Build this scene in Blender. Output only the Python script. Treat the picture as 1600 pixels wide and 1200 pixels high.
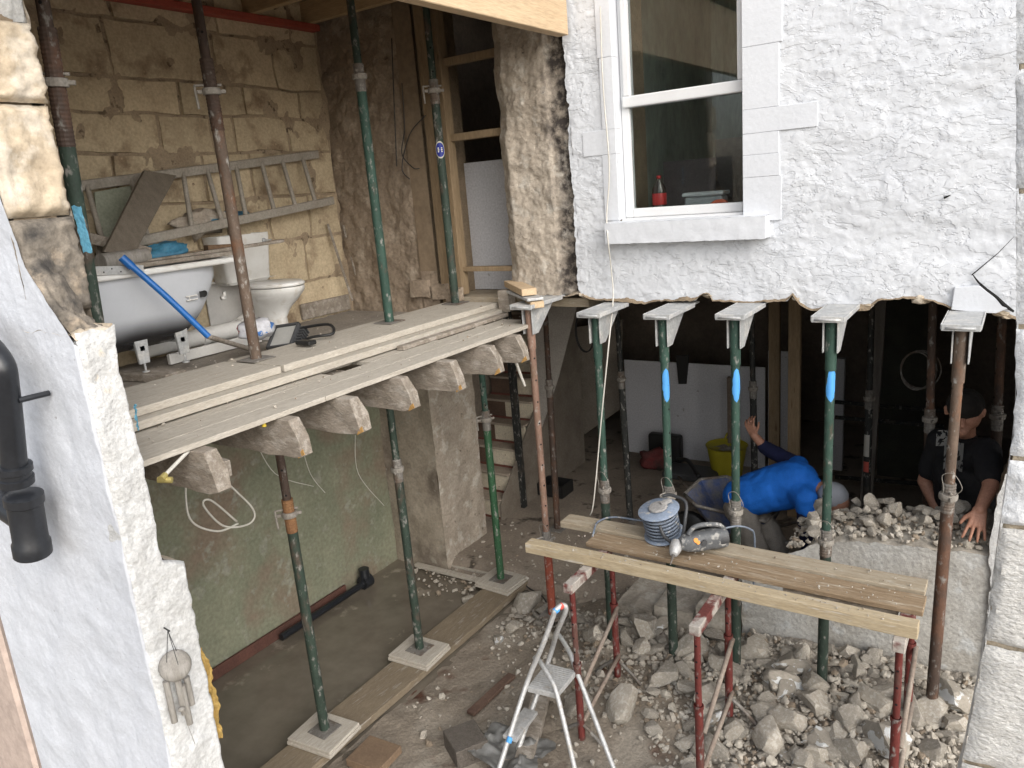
import bpy, bmesh, math, random
from mathutils import Vector, Matrix, noise
R = math.radians
random.seed(7)
for o in list(bpy.data.objects): bpy.data.objects.remove(o, do_unlink=True)
S = bpy.context.scene
COL = S.collection
# ------------------------------------------------------------------ camera
CAM = Vector((0, 0, 3.2))
RIGHT = Vector((0.8351, 0.5441, -0.0812))
DOWN = Vector((0.0692, -0.2490, -0.9660))
FWD = Vector((-0.5458, 0.8012, -0.2456))
RIGHT.normalize(); FWD = (FWD - FWD.dot(RIGHT) * RIGHT).normalized(); UP = RIGHT.cross(FWD)
DOWN = -UP
cd = bpy.data.cameras.new('camera'); co = bpy.data.objects.new('camera', cd); COL.objects.link(co)
m = Matrix((RIGHT, UP, -FWD)).transposed().to_4x4(); m.translation = CAM
co.matrix_world = m
cd.sensor_width = 36; cd.lens = 27.0; cd.clip_start = 0.02; cd.clip_end = 500
S.camera = co
# ------------------------------------------------------------------ sky, sun, exposure
SUN_EL, SUN_AZ = R(33), R(122)     # azimuth from +Y towards +X
w = bpy.data.worlds.new('World'); S.world = w; w.use_nodes = True
nt = w.node_tree; bg = nt.nodes['Background']
sky = nt.nodes.new('ShaderNodeTexSky'); sky.sky_type = 'NISHITA'; sky.sun_disc = False
sky.sun_elevation = SUN_EL; sky.sun_rotation = SUN_AZ; sky.dust_density = 3.0; sky.air_density = 1.0
hs = nt.nodes.new('ShaderNodeHueSaturation'); hs.inputs['Saturation'].default_value = 0.40
nt.links.new(sky.outputs[0], hs.inputs['Color']); nt.links.new(hs.outputs[0], bg.inputs[0])
bg.inputs[1].default_value = 0.15
sl = bpy.data.lights.new('sun', 'SUN'); sl.energy = 0.8; sl.angle = R(100); sl.color = (1, .975, .94)
so = bpy.data.objects.new('sun', sl); COL.objects.link(so)
sd = Vector((math.sin(SUN_AZ) * math.cos(SUN_EL), math.cos(SUN_AZ) * math.cos(SUN_EL), math.sin(SUN_EL)))
so.rotation_euler = sd.to_track_quat('Z', 'Y').to_euler(); so.location = (6, -8, 12)
S.view_settings.view_transform = 'Standard'; S.view_settings.look = 'None'; S.view_settings.gamma = 1
S.view_settings.exposure = 1.06
S.view_settings.use_curve_mapping = False
S.render.engine = 'CYCLES'
S.cycles.max_bounces = 8; S.cycles.diffuse_bounces = 5
# ------------------------------------------------------------------ helpers
def ray(px, py):
    return RIGHT * ((px - 800) / 1200) + DOWN * ((py - 600) / 1200) + FWD
def pX(px, py, X): r = ray(px, py); return CAM + r * ((X - CAM.x) / r.x)
def pY(px, py, Y): r = ray(px, py); return CAM + r * ((Y - CAM.y) / r.y)
def pZ(px, py, Z): r = ray(px, py); return CAM + r * ((Z - CAM.z) / r.z)
V = Vector
def fr(p, s=1.0, o=4, h=.9): return noise.fractal(V(p) * s, h, 2.1, o)
def lerp(a, b, t): return a + (b - a) * t
def interp(pts, x):
    if x <= pts[0][0]: return pts[0][1]
    for (a, b), (c, d) in zip(pts, pts[1:]):
        if x <= c: return b + (d - b) * (x - a) / (c - a + 1e-9)
    return pts[-1][1]

class MB:
    def __init__(s): s.v = []; s.f = []; s.m = []
    def add(s, vs, fs, mi=0):
        n = len(s.v); s.v += [tuple(v) for v in vs]
        for f in fs: s.f.append([i + n for i in f]); s.m.append(mi)
        return s
    def hexa(s, p, mi=0):   # p: 4 bottom ccw, 4 top ccw
        return s.add(p, [(3, 2, 1, 0), (4, 5, 6, 7), (0, 1, 5, 4), (1, 2, 6, 5), (2, 3, 7, 6), (3, 0, 4, 7)], mi)
    def box(s, x0, x1, y0, y1, z0, z1, mi=0):
        if x0 > x1: x0, x1 = x1, x0
        if y0 > y1: y0, y1 = y1, y0
        if z0 > z1: z0, z1 = z1, z0
        return s.hexa([(x0, y0, z0), (x1, y0, z0), (x1, y1, z0), (x0, y1, z0), (x0, y0, z1), (x1, y0, z1), (x1, y1, z1), (x0, y1, z1)], mi)
    def beam(s, a, b, wd, ht, up=(0, 0, 1), mi=0):   # rectangular bar, centre line a-b
        a = V(a); b = V(b); d = (b - a).normalized(); u = V(up); sx = d.cross(u).normalized(); uz = sx.cross(d).normalized()
        sx *= wd / 2; uz *= ht / 2
        return s.hexa([a - sx - uz, a + sx - uz, b + sx - uz, b - sx - uz, a - sx + uz, a + sx + uz, b + sx + uz, b - sx + uz], mi)
    def tube(s, pts, r, n=10, mi=0, cap=True):
        pts = [V(p) for p in pts]; k = len(pts); rs = r if isinstance(r, (list, tuple)) else [r] * k
        vs = []; fs = []; prev = None
        for i, p in enumerate(pts):
            d = (pts[min(i + 1, k - 1)] - pts[max(i - 1, 0)])
            d = d.normalized() if d.length > 1e-9 else V((0, 0, 1))
            if prev is None:
                a = d.orthogonal().normalized()
            else:
                a = prev - d * prev.dot(d)
                a = a.normalized() if a.length > 1e-6 else d.orthogonal().normalized()
            prev = a; b = d.cross(a)
            for j in range(n):
                t = 2 * math.pi * j / n; vs.append(p + (a * math.cos(t) + b * math.sin(t)) * rs[i])
        for i in range(k - 1):
            for j in range(n):
                fs.append((i * n + j, i * n + (j + 1) % n, (i + 1) * n + (j + 1) % n, (i + 1) * n + j))
        if cap: fs.append(tuple(range(n - 1, -1, -1))); fs.append(tuple(range((k - 1) * n, k * n)))
        return s.add(vs, fs, mi)
    def loft(s, rings, mi=0, cap=True):
        n = len(rings[0]); vs = [v for r in rings for v in r]; fs = []
        for i in range(len(rings) - 1):
            for j in range(n):
                fs.append((i * n + j, i * n + (j + 1) % n, (i + 1) * n + (j + 1) % n, (i + 1) * n + j))
        if cap: fs.append(tuple(range(n - 1, -1, -1))); k = len(rings) - 1; fs.append(tuple(range(k * n, k * n + n)))
        return s.add(vs, fs, mi)
    def lathe(s, prof, c=(0, 0, 0), n=20, mi=0, axis=(0, 0, 1)):
        ax = V(axis).normalized(); a = ax.orthogonal().normalized(); b = ax.cross(a); c = V(c)
        return s.loft([[c + ax * z + (a * math.cos(2 * math.pi * j / n) + b * math.sin(2 * math.pi * j / n)) * max(r, 1e-4) for j in range(n)] for r, z in prof], mi)
    def prism(s, poly, ext, mi=0):  # planar polygon of points + extrusion vector
        n = len(poly); e = V(ext); vs = [V(p) for p in poly] + [V(p) + e for p in poly]
        return s.add(vs, [tuple(range(n - 1, -1, -1)), tuple(range(n, 2 * n))] + [(i, (i + 1) % n, n + (i + 1) % n, n + i) for i in range(n)], mi)
    def grid(s, fn, nu, nv, mask=None, mi=0):
        n = len(s.v)
        for j in range(nv + 1):
            for i in range(nu + 1): s.v.append(tuple(fn(i / nu, j / nv)))
        for j in range(nv):
            for i in range(nu):
                if mask and mask((i + .5) / nu, (j + .5) / nv): continue
                a = n + j * (nu + 1) + i
                s.f.append([a, a + 1, a + nu + 2, a + nu + 1]); s.m.append(mi(i / nu, j / nv) if callable(mi) else mi)
        return s
    def mesh(s, name, mats, smooth=False):
        me = bpy.data.meshes.new(name); me.from_pydata(s.v, [], s.f)
        for mt in (mats if isinstance(mats, (list, tuple)) else [mats]): me.materials.append(mt)
        me.polygons.foreach_set('material_index', s.m)
        bm = bmesh.new(); bm.from_mesh(me); bmesh.ops.recalc_face_normals(bm, faces=bm.faces[:]); bm.to_mesh(me); bm.free()
        if smooth: me.polygons.foreach_set('use_smooth', [True] * len(me.polygons))
        me.update(); return me
    def build(s, name, mats, parent=None, bevel=0, smooth=False, seg=1, auto=None):
        me = s.mesh(name, mats, smooth)
        o = bpy.data.objects.new(name, me); COL.objects.link(o)
        if parent is not None:
            o.parent = parent; o.matrix_parent_inverse = Matrix.Translation(-parent.location)
        if bevel:
            b = o.modifiers.new('bevel', 'BEVEL'); b.width = bevel; b.segments = seg; b.limit_method = 'ANGLE'; b.angle_limit = R(35)
        if auto and smooth:
            try: me.set_sharp_from_angle(angle=R(auto))
            except Exception: pass
        return o
def tag(o, label, cat, group=None):
    o['label'] = label; o['category'] = cat
    if group: o['group'] = group
    return o
def thing(name, label, cat, loc=(0, 0, 0), group=None):
    o = bpy.data.objects.new(name, None); COL.objects.link(o); o.location = loc; o.empty_display_size = .1
    return tag(o, label, cat, group)
def struct(o): o['kind'] = 'structure'; return o
def stuff(o): o['kind'] = 'stuff'; return o
def curve(pts, k=6):   # catmull-rom
    pts = [V(p) for p in pts]; q = [pts[0]] + pts + [pts[-1]]; out = []
    for i in range(1, len(q) - 2):
        for j in range(k):
            t = j / k; a, b, c, d = q[i - 1:i + 3]
            out.append(.5 * ((2 * b) + (c - a) * t + (2 * a - 5 * b + 4 * c - d) * t * t + (3 * b - a - 3 * c + d) * t ** 3))
    return out + [pts[-1]]
def rock_mesh(seed, sub=2, planes=11):
    rnd_ = random.Random(seed); bm = bmesh.new(); bmesh.ops.create_icosphere(bm, subdivisions=sub, radius=1)
    pl = []
    for _ in range(planes):
        d = V((rnd_.gauss(0, 1), rnd_.gauss(0, 1), rnd_.gauss(0, 1))).normalized(); pl.append((d, rnd_.uniform(.48, .8)))
    for v in bm.verts:
        for d, k_ in pl:
            e = v.co.dot(d) - k_
            if e > 0: v.co -= d * e
        v.co *= 1 + .09 * fr(v.co + V((seed, 0, 0)), 2.2, 3)
    me = bpy.data.meshes.new('rubble_stone'); bm.to_mesh(me); bm.free(); return me
# ------------------------------------------------------------------ materials
def mat(name, c1, c2=None, scale=6, rough=.85, bump=.25, bs=40, c3=None, s3=10, t3=(.55, .65), c4=None, s4=90, t4=(.66, .72),
        metal=0, stretch=(1, 1, 1), rnd=0, vor=None, spec=.3, dist=.01, lo=.35, hi=.65, rough2=None, fine=.35):
    mt = bpy.data.materials.new(name); mt.use_nodes = True; N = mt.node_tree.nodes; L = mt.node_tree.links
    b = N['Principled BSDF']; tc = N.new('ShaderNodeTexCoord'); mp = N.new('ShaderNodeMapping'); mp.inputs['Scale'].default_value = stretch
    L.new(tc.outputs['Object'], mp.inputs[0])
    def nz(sc, det=8, rg=.6):
        t = N.new('ShaderNodeTexNoise'); t.inputs['Scale'].default_value = sc; t.inputs['Detail'].default_value = det; t.inputs['Roughness'].default_value = rg
        L.new(mp.outputs[0], t.inputs['Vector']); return t.outputs[0]
    def mr(src, a, z):
        t = N.new('ShaderNodeMapRange'); t.inputs[1].default_value = a; t.inputs[2].default_value = z; L.new(src, t.inputs[0]); return t.outputs[0]
    def mix(fac, a, c, mode='MIX'):
        t = N.new('ShaderNodeMix'); t.data_type = 'RGBA'; t.blend_type = mode
        if isinstance(fac, (int, float)): t.inputs[0].default_value = fac
        else: L.new(fac, t.inputs[0])
        for k, x in ((6, a), (7, c)):
            if isinstance(x, (tuple, list)): t.inputs[k].default_value = (*x[:3], 1)
            else: L.new(x, t.inputs[k])
        return t.outputs[2]
    col = mix(mr(nz(scale), lo, hi), c1, c2 or tuple(x * .75 for x in c1))
    f3 = None
    if c3: f3 = mr(nz(s3), *t3); col = mix(f3, col, c3)
    if c4: f4 = mr(nz(s4, 3), *t4); col = mix(f4, col, c4)
    if fine: col = mix(fine, col, mix(1.0, col, mr(nz(bs * 1.7, 4), .25, .75), 'MULTIPLY'))
    if rnd:
        oi = N.new('ShaderNodeObjectInfo'); col = mix(1.0, col, mr(oi.outputs['Random'], 0, 1), 'MULTIPLY') if False else col
        t = N.new('ShaderNodeHueSaturation'); mm = N.new('ShaderNodeMapRange'); mm.inputs[3].default_value = 1 - rnd; mm.inputs[4].default_value = 1 + rnd
        L.new(oi.outputs['Random'], mm.inputs[0]); L.new(mm.outputs[0], t.inputs['Value']); L.new(col, t.inputs['Color']); col = t.outputs[0]
    L.new(col, b.inputs['Base Color']); b.inputs['Roughness'].default_value = rough; b.inputs['Metallic'].default_value = metal
    if rough2 is not None:
        t = N.new('ShaderNodeMapRange'); t.inputs[1].default_value = .4; t.inputs[2].default_value = .6; t.inputs[3].default_value = rough; t.inputs[4].default_value = rough2
        L.new(nz(scale * .7), t.inputs[0]); L.new(t.outputs[0], b.inputs['Roughness'])
    b.inputs['Specular IOR Level'].default_value = spec
    if bump:
        bp = N.new('ShaderNodeBump'); bp.inputs['Strength'].default_value = bump; bp.inputs['Distance'].default_value = dist
        h = nz(bs, 10, .62)
        if vor:
            vt = N.new('ShaderNodeTexVoronoi'); vt.inputs['Scale'].default_value = vor; L.new(mp.outputs[0], vt.inputs['Vector'])
            ad = N.new('ShaderNodeMath'); ad.operation = 'ADD'; L.new(h, ad.inputs[0]); L.new(vt.outputs[0], ad.inputs[1]); h = ad.outputs[0]
        L.new(h, bp.inputs['Height']); L.new(bp.outputs[0], b.inputs['Normal'])
    return mt
def plain(name, c, rough=.5, metal=0, spec=.4):
    return mat(name, c, tuple(x * .85 for x in c), rough=rough, bump=.05, metal=metal, spec=spec, fine=.1)
WHITE = mat('white masonry paint', fine=.10, c1=(.625, .645, .67), c2=(.58, .60, .63), scale=2.5, rough=.75, c3=(.565, .565, .56), s3=1.3, t3=(.60, .80), bump=.3, bs=55, dist=.008, c4=(.5, .48, .44), s4=70, t4=(.76, .82))
def ledges(mt, sc=3.2, n=6, strength=.55, dist=.03):
    N = mt.node_tree.nodes; L = mt.node_tree.links; b = N['Principled BSDF']; old = b.inputs['Normal'].links[0].from_node
    tc = N.new('ShaderNodeTexCoord'); mp = N.new('ShaderNodeMapping'); mp.inputs['Scale'].default_value = (1, 1, 1.9); L.new(tc.outputs['Object'], mp.inputs[0])
    def M(op, a, bb=None):
        t = N.new('ShaderNodeMath'); t.operation = op
        for i, x in enumerate((a, bb)):
            if x is None: continue
            if isinstance(x, (int, float)): t.inputs[i].default_value = x
            else: L.new(x, t.inputs[i])
        return t.outputs[0]
    def steps(scale, k, seed):
        t = N.new('ShaderNodeTexNoise'); t.noise_dimensions = '4D'; t.inputs['W'].default_value = seed; t.inputs['Scale'].default_value = scale; t.inputs['Detail'].default_value = 6; t.inputs['Roughness'].default_value = .55; t.inputs['Distortion'].default_value = .5
        L.new(mp.outputs[0], t.inputs['Vector']); h = M('MULTIPLY', t.outputs[0], k); f = M('FLOOR', h); fr_ = M('FRACT', h)
        r = N.new('ShaderNodeMapRange'); r.interpolation_type = 'SMOOTHSTEP'; r.inputs[1].default_value = .86; r.inputs[2].default_value = 1.0; L.new(fr_, r.inputs[0])
        return M('DIVIDE', M('ADD', f, M('ADD', r.outputs[0], M('MULTIPLY', fr_, .12))), k)
    h1 = steps(sc, n, 0.0); h2 = steps(sc * 3.1, 4, 5.0)
    mk = N.new('ShaderNodeTexNoise'); mk.inputs['Scale'].default_value = 1.6; mk.inputs['Detail'].default_value = 3; L.new(mp.outputs[0], mk.inputs['Vector'])
    mr = N.new('ShaderNodeMapRange'); mr.inputs[1].default_value = .38; mr.inputs[2].default_value = .55; L.new(mk.outputs[0], mr.inputs[0])
    h = M('ADD', h1, M('MULTIPLY', M('MULTIPLY', h2, .55), mr.outputs[0]))
    bp = N.new('ShaderNodeBump'); bp.inputs['Strength'].default_value = strength; bp.inputs['Distance'].default_value = dist
    L.new(h, bp.inputs['Height']); L.new(bp.outputs[0], old.inputs['Normal'])
ledges(WHITE, 3.8, 7, .6, .034)
WHITE_SMOOTH = mat('smooth white paint', (.625, .645, .675), (.595, .615, .645), fine=.08, scale=4, rough=.6, bump=.25, bs=35, c4=(.45, .42, .38), s4=40, t4=(.72, .8))
ENDWHITE = mat('weathered white paint', (.60, .62, .66), (.545, .565, .60), scale=3, rough=.75, bump=.45, bs=38, fine=.15, c4=(.25, .24, .23), s4=55, t4=(.70, .76))
SIDEWHITE = mat('thick white render', (.66, .665, .66), (.59, .59, .575), scale=5, rough=.8, bump=.8, bs=45, dist=.012, c3=(.70, .60, .45), s3=9, t3=(.66, .74))
SANDSTONE = mat('sandstone', (.60, .495, .335), (.51, .41, .275), scale=7, rough=.9, bump=.6, bs=34, c3=(.27, .195, .125), s3=3.5, t3=(.54, .68), c4=(.58, .47, .31), s4=30, t4=(.62, .72), rnd=.12)
PALESTONE = mat('pale broken stone', (.58, .485, .36), (.47, .385, .28), scale=6, rough=.9, bump=.6, bs=30, c3=(.62, .55, .45), s3=7, t3=(.5, .6))
SOOTSTONE = mat('sooty stone', (.30, .26, .21), (.07, .065, .06), scale=9, rough=.95, bump=.8, bs=40, c3=(.40, .33, .25), s3=6, t3=(.56, .66))
JOINT = mat('crumbly joint mortar', (.43, .34, .235), (.33, .255, .175), scale=8, rough=.95, bump=.9, bs=50, c4=(.16, .12, .08), s4=14, t4=(.6, .68))
MORTAR = mat('old lime mortar', (.31, .24, .165), (.22, .17, .115), scale=8, rough=.95, bump=.8, bs=50)
ROUGHPLASTER = mat('torn old plaster', (.49, .43, .355), (.39, .335, .27), scale=5, rough=.95, bump=.6, bs=30, dist=.012, c3=(.57, .525, .455), s3=8, t3=(.54, .64), c4=(.13, .10, .08), s4=20, t4=(.66, .76))
BACKPLASTER = mat('brown wall plaster', (.35, .28, .21), (.26, .205, .15), scale=5, rough=.95, bump=.6, bs=26, dist=.015, c3=(.43, .36, .28), s3=6, t3=(.55, .66))
ledges(ROUGHPLASTER, 5, 7, .6, .03); ledges(BACKPLASTER, 4, 6, .5, .03)
BAREWALL = mat('bare basement plaster', (.40, .35, .28), (.32, .275, .215), scale=4, rough=.9, bump=.4, bs=24, c3=(.21, .175, .14), s3=3, t3=(.5, .65), c4=(.36, .33, .27), s4=14, t4=(.6, .7))
GREENWALL = mat('stained green plaster', (.27, .275, .195), (.205, .22, .155), scale=2.4, rough=.9, bump=.4, bs=20, c3=(.245, .195, .145), s3=1.5, t3=(.48, .62), c4=(.31, .31, .25), s4=9, t4=(.58, .7))
DUSTWOOD = mat('dusty scaffold board', (.51, .47, .405), (.45, .41, .345), scale=8, rough=.9, bump=.25, bs=30, stretch=(5, .8, 5), c4=(.56, .52, .45), s4=9, t4=(.55, .7))
DUSTWOODX = mat('dusty plank', (.45, .39, .295), (.355, .29, .205), scale=8, rough=.9, bump=.3, bs=30, stretch=(.8, 6, 6), c4=(.53, .48, .40), s4=14, t4=(.58, .72))
NEWWOOD = mat('new sawn timber', (.63, .48, .31), (.57, .42, .265), scale=6, rough=.7, bump=.12, bs=20, stretch=(4, .4, 5))
CEILWOOD = mat('roof decking timber', (.50, .36, .21), (.42, .30, .17), scale=6, rough=.8, bump=.15, bs=20, stretch=(.6, 4, 4))
STUDWOOD = mat('stud timber', (.30, .22, .135), (.235, .17, .10), scale=8, rough=.8, bump=.2, bs=20, stretch=(5, 5, .6), c4=(.10, .06, .03), s4=3, t4=(.68, .74))
OLDWOOD = mat('old dark joist timber', (.34, .295, .245), (.235, .20, .16), scale=7, rough=.95, bump=.6, bs=34, stretch=(1.2, 3, 3), c3=(.40, .36, .31), s3=9, t3=(.5, .62))
SAWNEND = mat('fresh torn wood', (.50, .30, .11), (.42, .24, .08), scale=14, rough=.9, bump=.5)
REDPAINT = mat('red oxide steel', (.40, .085, .055), (.32, .065, .045), rough=.6, bump=.1)
DUSTFLOOR = mat('dusty bathroom floor', (.33, .295, .25), (.26, .23, .195), scale=5, rough=.95, bump=.3, bs=40, c4=(.42, .39, .34), s4=30, t4=(.62, .7))
WETFLOOR = mat('wet muddy screed', (.205, .178, .142), (.165, .142, .112), scale=1.3, rough=.03, rough2=.10, bump=.02, bs=2.5, c3=(.33, .29, .235), s3=2.6, t3=(.60, .66), spec=.5)
DIRT = mat('damp dirt', (.31, .265, .21), (.245, .205, .16), scale=3, rough=.95, bump=.8, bs=35, dist=.02, c3=(.34, .30, .245), s3=2.5, t3=(.48, .62), c4=(.11, .055, .035), s4=2.1, t4=(.62, .70))
INFLOOR = mat('dusty concrete floor', (.33, .28, .225), (.25, .21, .17), scale=3, rough=.9, bump=.3, bs=30, c4=(.09, .075, .06), s4=5, t4=(.58, .68))
RUBBLE = mat('dusty rubble stone', (.405, .368, .312), (.32, .288, .24), scale=5, rough=.95, bump=.5, bs=30, c3=(.475, .445, .39), s3=6, t3=(.5, .62), rnd=.22)
RUB2 = mat('brown dusty chips', (.33, .27, .205), (.26, .21, .155), scale=8, rough=.95, bump=.5)
RUB3 = mat('pale mortar chips', (.52, .48, .41), (.44, .40, .335), scale=8, rough=.95, bump=.5)
FINES = mat('rubble dust and fines', (.42, .38, .325), (.34, .302, .253), scale=12, rough=.97, bump=1.0, bs=55, dist=.03, c3=(.46, .41, .34), s3=5, t3=(.5, .62), c4=(.24, .195, .15), s4=34, t4=(.6, .68))
RUBBLEW = mat('rubble with white paint', (.405, .368, .312), (.32, .288, .24), scale=5, rough=.95, bump=.5, bs=30, c3=(.66, .67, .66), s3=.8, t3=(.535, .55), rnd=.08)
LOWWALL = mat('weathered grey paint', (.52, .515, .49), (.42, .40, .36), scale=2.2, rough=.9, bump=.7, bs=34, dist=.015, c3=(.30, .265, .215), s3=2.0, t3=(.55, .72), c4=(.56, .57, .56), s4=7, t4=(.6, .68))
BLOCK = mat('split face concrete block', (.76, .745, .71), (.68, .665, .63), scale=60, rough=.95, bump=.75, bs=110, dist=.02, c4=(.34, .325, .30), s4=160, t4=(.62, .72), stretch=(.7, 1, 1.3))
BLOCKW = mat('painted block', (.80, .81, .82), (.75, .76, .77), scale=40, rough=.8, bump=.6, bs=75, dist=.015)
UPVC = mat('white window frame', (.66, .67, .675), (.62, .625, .63), fine=.05, scale=5, rough=.35, bump=.03, c4=(.4, .37, .33), s4=35, t4=(.72, .8))
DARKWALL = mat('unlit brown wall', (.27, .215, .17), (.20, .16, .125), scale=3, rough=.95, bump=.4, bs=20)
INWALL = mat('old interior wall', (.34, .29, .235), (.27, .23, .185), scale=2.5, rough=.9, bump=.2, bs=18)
ROOMGREEN = mat('green painted room', (.52, .57, .50), (.32, .37, .32), scale=3, rough=.9, bump=.2, bs=12, stretch=(3, 1, .6))
PLASTERBOARD = mat('white board', (.60, .60, .62), (.55, .55, .57), scale=2, rough=.8, bump=.05, c4=(.35, .33, .31), s4=12, t4=(.70, .76))
GALV = mat('galvanised steel', (.52, .53, .53), (.42, .43, .43), scale=20, rough=.6, bump=.15, metal=.15, c3=(.62, .61, .58), s3=12, t3=(.5, .65))
ALU = mat('dusty aluminium', (.66, .66, .65), (.54, .54, .53), scale=16, rough=.45, bump=.06, metal=.35, c4=(.56, .53, .48), s4=22, t4=(.58, .7))
LADDERALU = mat('dull dusty aluminium', (.42, .385, .33), (.35, .315, .265), scale=12, rough=.65, bump=.1, metal=.2)
def paint(name, c, rust=(.12, .075, .05), amt=(.56, .64), splash=.33):
    return mat(name, c, tuple(x * .7 for x in c), scale=14, rough=.65, bump=.25, bs=60, c3=rust, s3=7, t3=amt, c4=(splash, splash * .96, splash * .88), s4=34, t4=(.57, .72), stretch=(1, 1, .55), rnd=.1)
P_GREEN = paint('green prop paint', (.045, .095, .072), amt=(.62, .70), splash=.30)
P_DGREEN = paint('dark green prop paint', (.04, .062, .047), (.085, .068, .052), splash=.26)
P_BGREEN = paint('bright green prop paint', (.04, .115, .055), amt=(.66, .74))
P_RUST = paint('rusty brown steel', (.16, .115, .085), (.20, .10, .055), (.5, .62), .38)
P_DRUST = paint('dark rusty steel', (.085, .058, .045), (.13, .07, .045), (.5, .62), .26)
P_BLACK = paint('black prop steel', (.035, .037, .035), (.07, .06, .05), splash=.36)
P_RED = paint('red prop paint', (.30, .075, .045), (.17, .09, .06), (.6, .7), .4)
P_REDBR = paint('faded pink-brown steel', (.28, .175, .13), (.20, .13, .09), (.5, .62), .4)
P_GREY = paint('bare grey steel', (.22, .205, .185), (.15, .115, .09), (.5, .62), .36)
T_RED = paint('red trestle paint', (.165, .036, .03), (.12, .06, .048), (.54, .64), .28)
NUT = mat('dull grey casting', (.34, .32, .285), (.24, .215, .185), scale=20, rough=.7, bump=.25, bs=60)
HOLE = plain('dark hole', (.008, .008, .008), .9)
BLUEMARK = plain('sprayed blue mark', (.09, .36, .78), .6)
BLACKPVC = mat('black plastic pipe', (.012, .014, .018), (.02, .022, .026), rough=.32, bump=.05, c4=(.7, .7, .7), s4=9, t4=(.73, .75), spec=.5)
CERAMIC = mat('white ceramic', (.70, .70, .68), (.60, .59, .56), scale=4, rough=.28, bump=.02, fine=.05, c4=(.48, .44, .38), s4=9, t4=(.55, .75), spec=.5)
GREYBATH = mat('grey primed steel bath', (.50, .52, .55), (.45, .47, .50), scale=2, rough=.2, bump=.02, fine=.04, spec=.5)
BLACK = plain('black plastic', (.018, .018, .018), .45)
DKGREY = plain('dark grey plastic', (.06, .062, .065), .5)
BLUEH = plain('blue plastic handle', (.015, .13, .42), .35)
WHITEPL = plain('white plastic', (.68, .67, .64), .4)
CABLEW = plain('dirty white cable', (.62, .60, .54), .5)
CABLEK = plain('dark cable', (.03, .03, .03), .5)
BRASS = plain('dirty brass', (.50, .42, .16), .4, .4)
# ================================================================== ground and floors
def gh(x, y):     # yard height
    h = .02 * fr((x, y, 3), 3) + .012 * fr((x, y, 9), 14)
    t = max(0, min(1, (y - 3.2) / .9)); u = max(0, min(1, (x + 2.75) / .5))
    h += .13 * t * t * (3 - 2 * t) * u
    if y > 4.3: h += .05 * u
    t2 = max(0, min(1, (x + 1.5) / .7)) * max(0, min(1, (y - 3.0) / .8)); h += .10 * t2
    return h
FAC = 4.5           # facade plane (Y)
g = MB(); g.box(-60, 60, -60, 60, -.6, -.3); struct(g.build('ground', DIRT))
g = MB(); g.grid(lambda u, v: (lerp(-3.22, 3.5, u), lerp(-3, 4.72, v), gh(lerp(-3.22, 3.5, u), lerp(-3, 4.72, v))), 190, 220)
struct(g.build('yard', DIRT, smooth=True))
g = MB(); g.grid(lambda u, v: (lerp(-4.8, -3.18, u), lerp(1.0, 5.3, v), -.005 + .006 * fr((lerp(-4.8, -3.18, u), v * 4.3, 0), 1.5)), 60, 120)
struct(g.build('wet_floor', WETFLOOR, smooth=True))
def ih(x, y): return .1 + .008 * fr((x, y, 5), 4)
g = MB(); g.grid(lambda u, v: (lerp(-4.7, 2.2, u), lerp(4.70, 9.8, v), ih(lerp(-4.7, 2.2, u), lerp(4.70, 9.8, v)) - (.1 if v == 0 else 0)), 60, 60)
struct(g.build('interior_floor', INFLOOR, smooth=True))
# ================================================================== house facade
fac = thing('house_facade', 'white painted rough rendered house wall with window, its ground floor part knocked out', 'wall', (-1.2, 4.5, 2.4))
bot_px = [(903, 452), (912, 462), (925, 468), (960, 470), (1006, 475), (1028, 470), (1085, 470), (1098, 459), (1108, 458), (1114, 470), (1172, 473), (1230, 470), (1238, 461), (1250, 475), (1267, 486), (1300, 482), (1343, 486), (1358, 484), (1372, 470), (1400, 467), (1442, 466), (1478, 477), (1487, 484), (1530, 487), (1555, 490), (1586, 497), (1600, 499)]
bot = [(pY(a, b, FAC).x, pY(a, b, FAC).z) for a, b in bot_px] + [(1.6, 2.38)]
WX0, WX1 = pY(961, 170, FAC).x, pY(1160, 170, FAC).x
WZ0 = pY(1070, 342, FAC).z
def terr(h, n=5):
    k = h * n; f = math.floor(k); t = k - f; t = max(0, min(1, (t - .72) / .28)); return (f + t * t * (3 - 2 * t)) / n
def rough_render(x, z, s=1.0):
    wx = x + .12 * fr((x, 2, z), 4, 3); wz = z + .06 * fr((x, 7, z), 5, 3)
    h = fr((wx * 1.0, 0, wz * 2.2), 2.2, 5)
    d = .007 * terr(h * .9, 5) + .002 * h + .003 * terr(fr((wx, 4, wz * 1.6), 7, 4), 3) + .002 * fr((x, 8, z), 30, 3)
    return d * s
FX0, FX1, FZ1 = -2.475, 1.6, 4.75
def left_edge(z):   # torn left edge of the white render
    return -2.47 + .03 * fr((0, 3, z), 4, 4) + .012 * fr((0, 5, z), 20, 3)
NU, NV = 470, 270
def facfn(u, v):
    xx = lerp(FX0, FX1, u ** 1.25); zb = interp(bot, xx) + .008 * fr((xx, 0, 0), 30, 3)
    z = lerp(zb, FZ1, v)
    x = max(xx, left_edge(z)) if u < .04 else xx
    # clean opening of the window
    k = 1.0
    dx = max(WX0 - x, x - WX1, 0); dz = max(WZ0 - z, 0); dd = math.hypot(dx, dz)
    k = min(1, .1 + dd / .17) if dd < .16 else 1
    return (x, FAC - rough_render(x, z) * k - .002, z)
g = MB(); g.grid(facfn, NU, NV, mask=lambda u, v: (lambda p: WX0 < p[0] < WX1 and p[2] > WZ0)((lerp(FX0, FX1, u ** 1.25), 0, lerp(interp(bot, lerp(FX0, FX1, u ** 1.25)), FZ1, v))))
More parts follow.
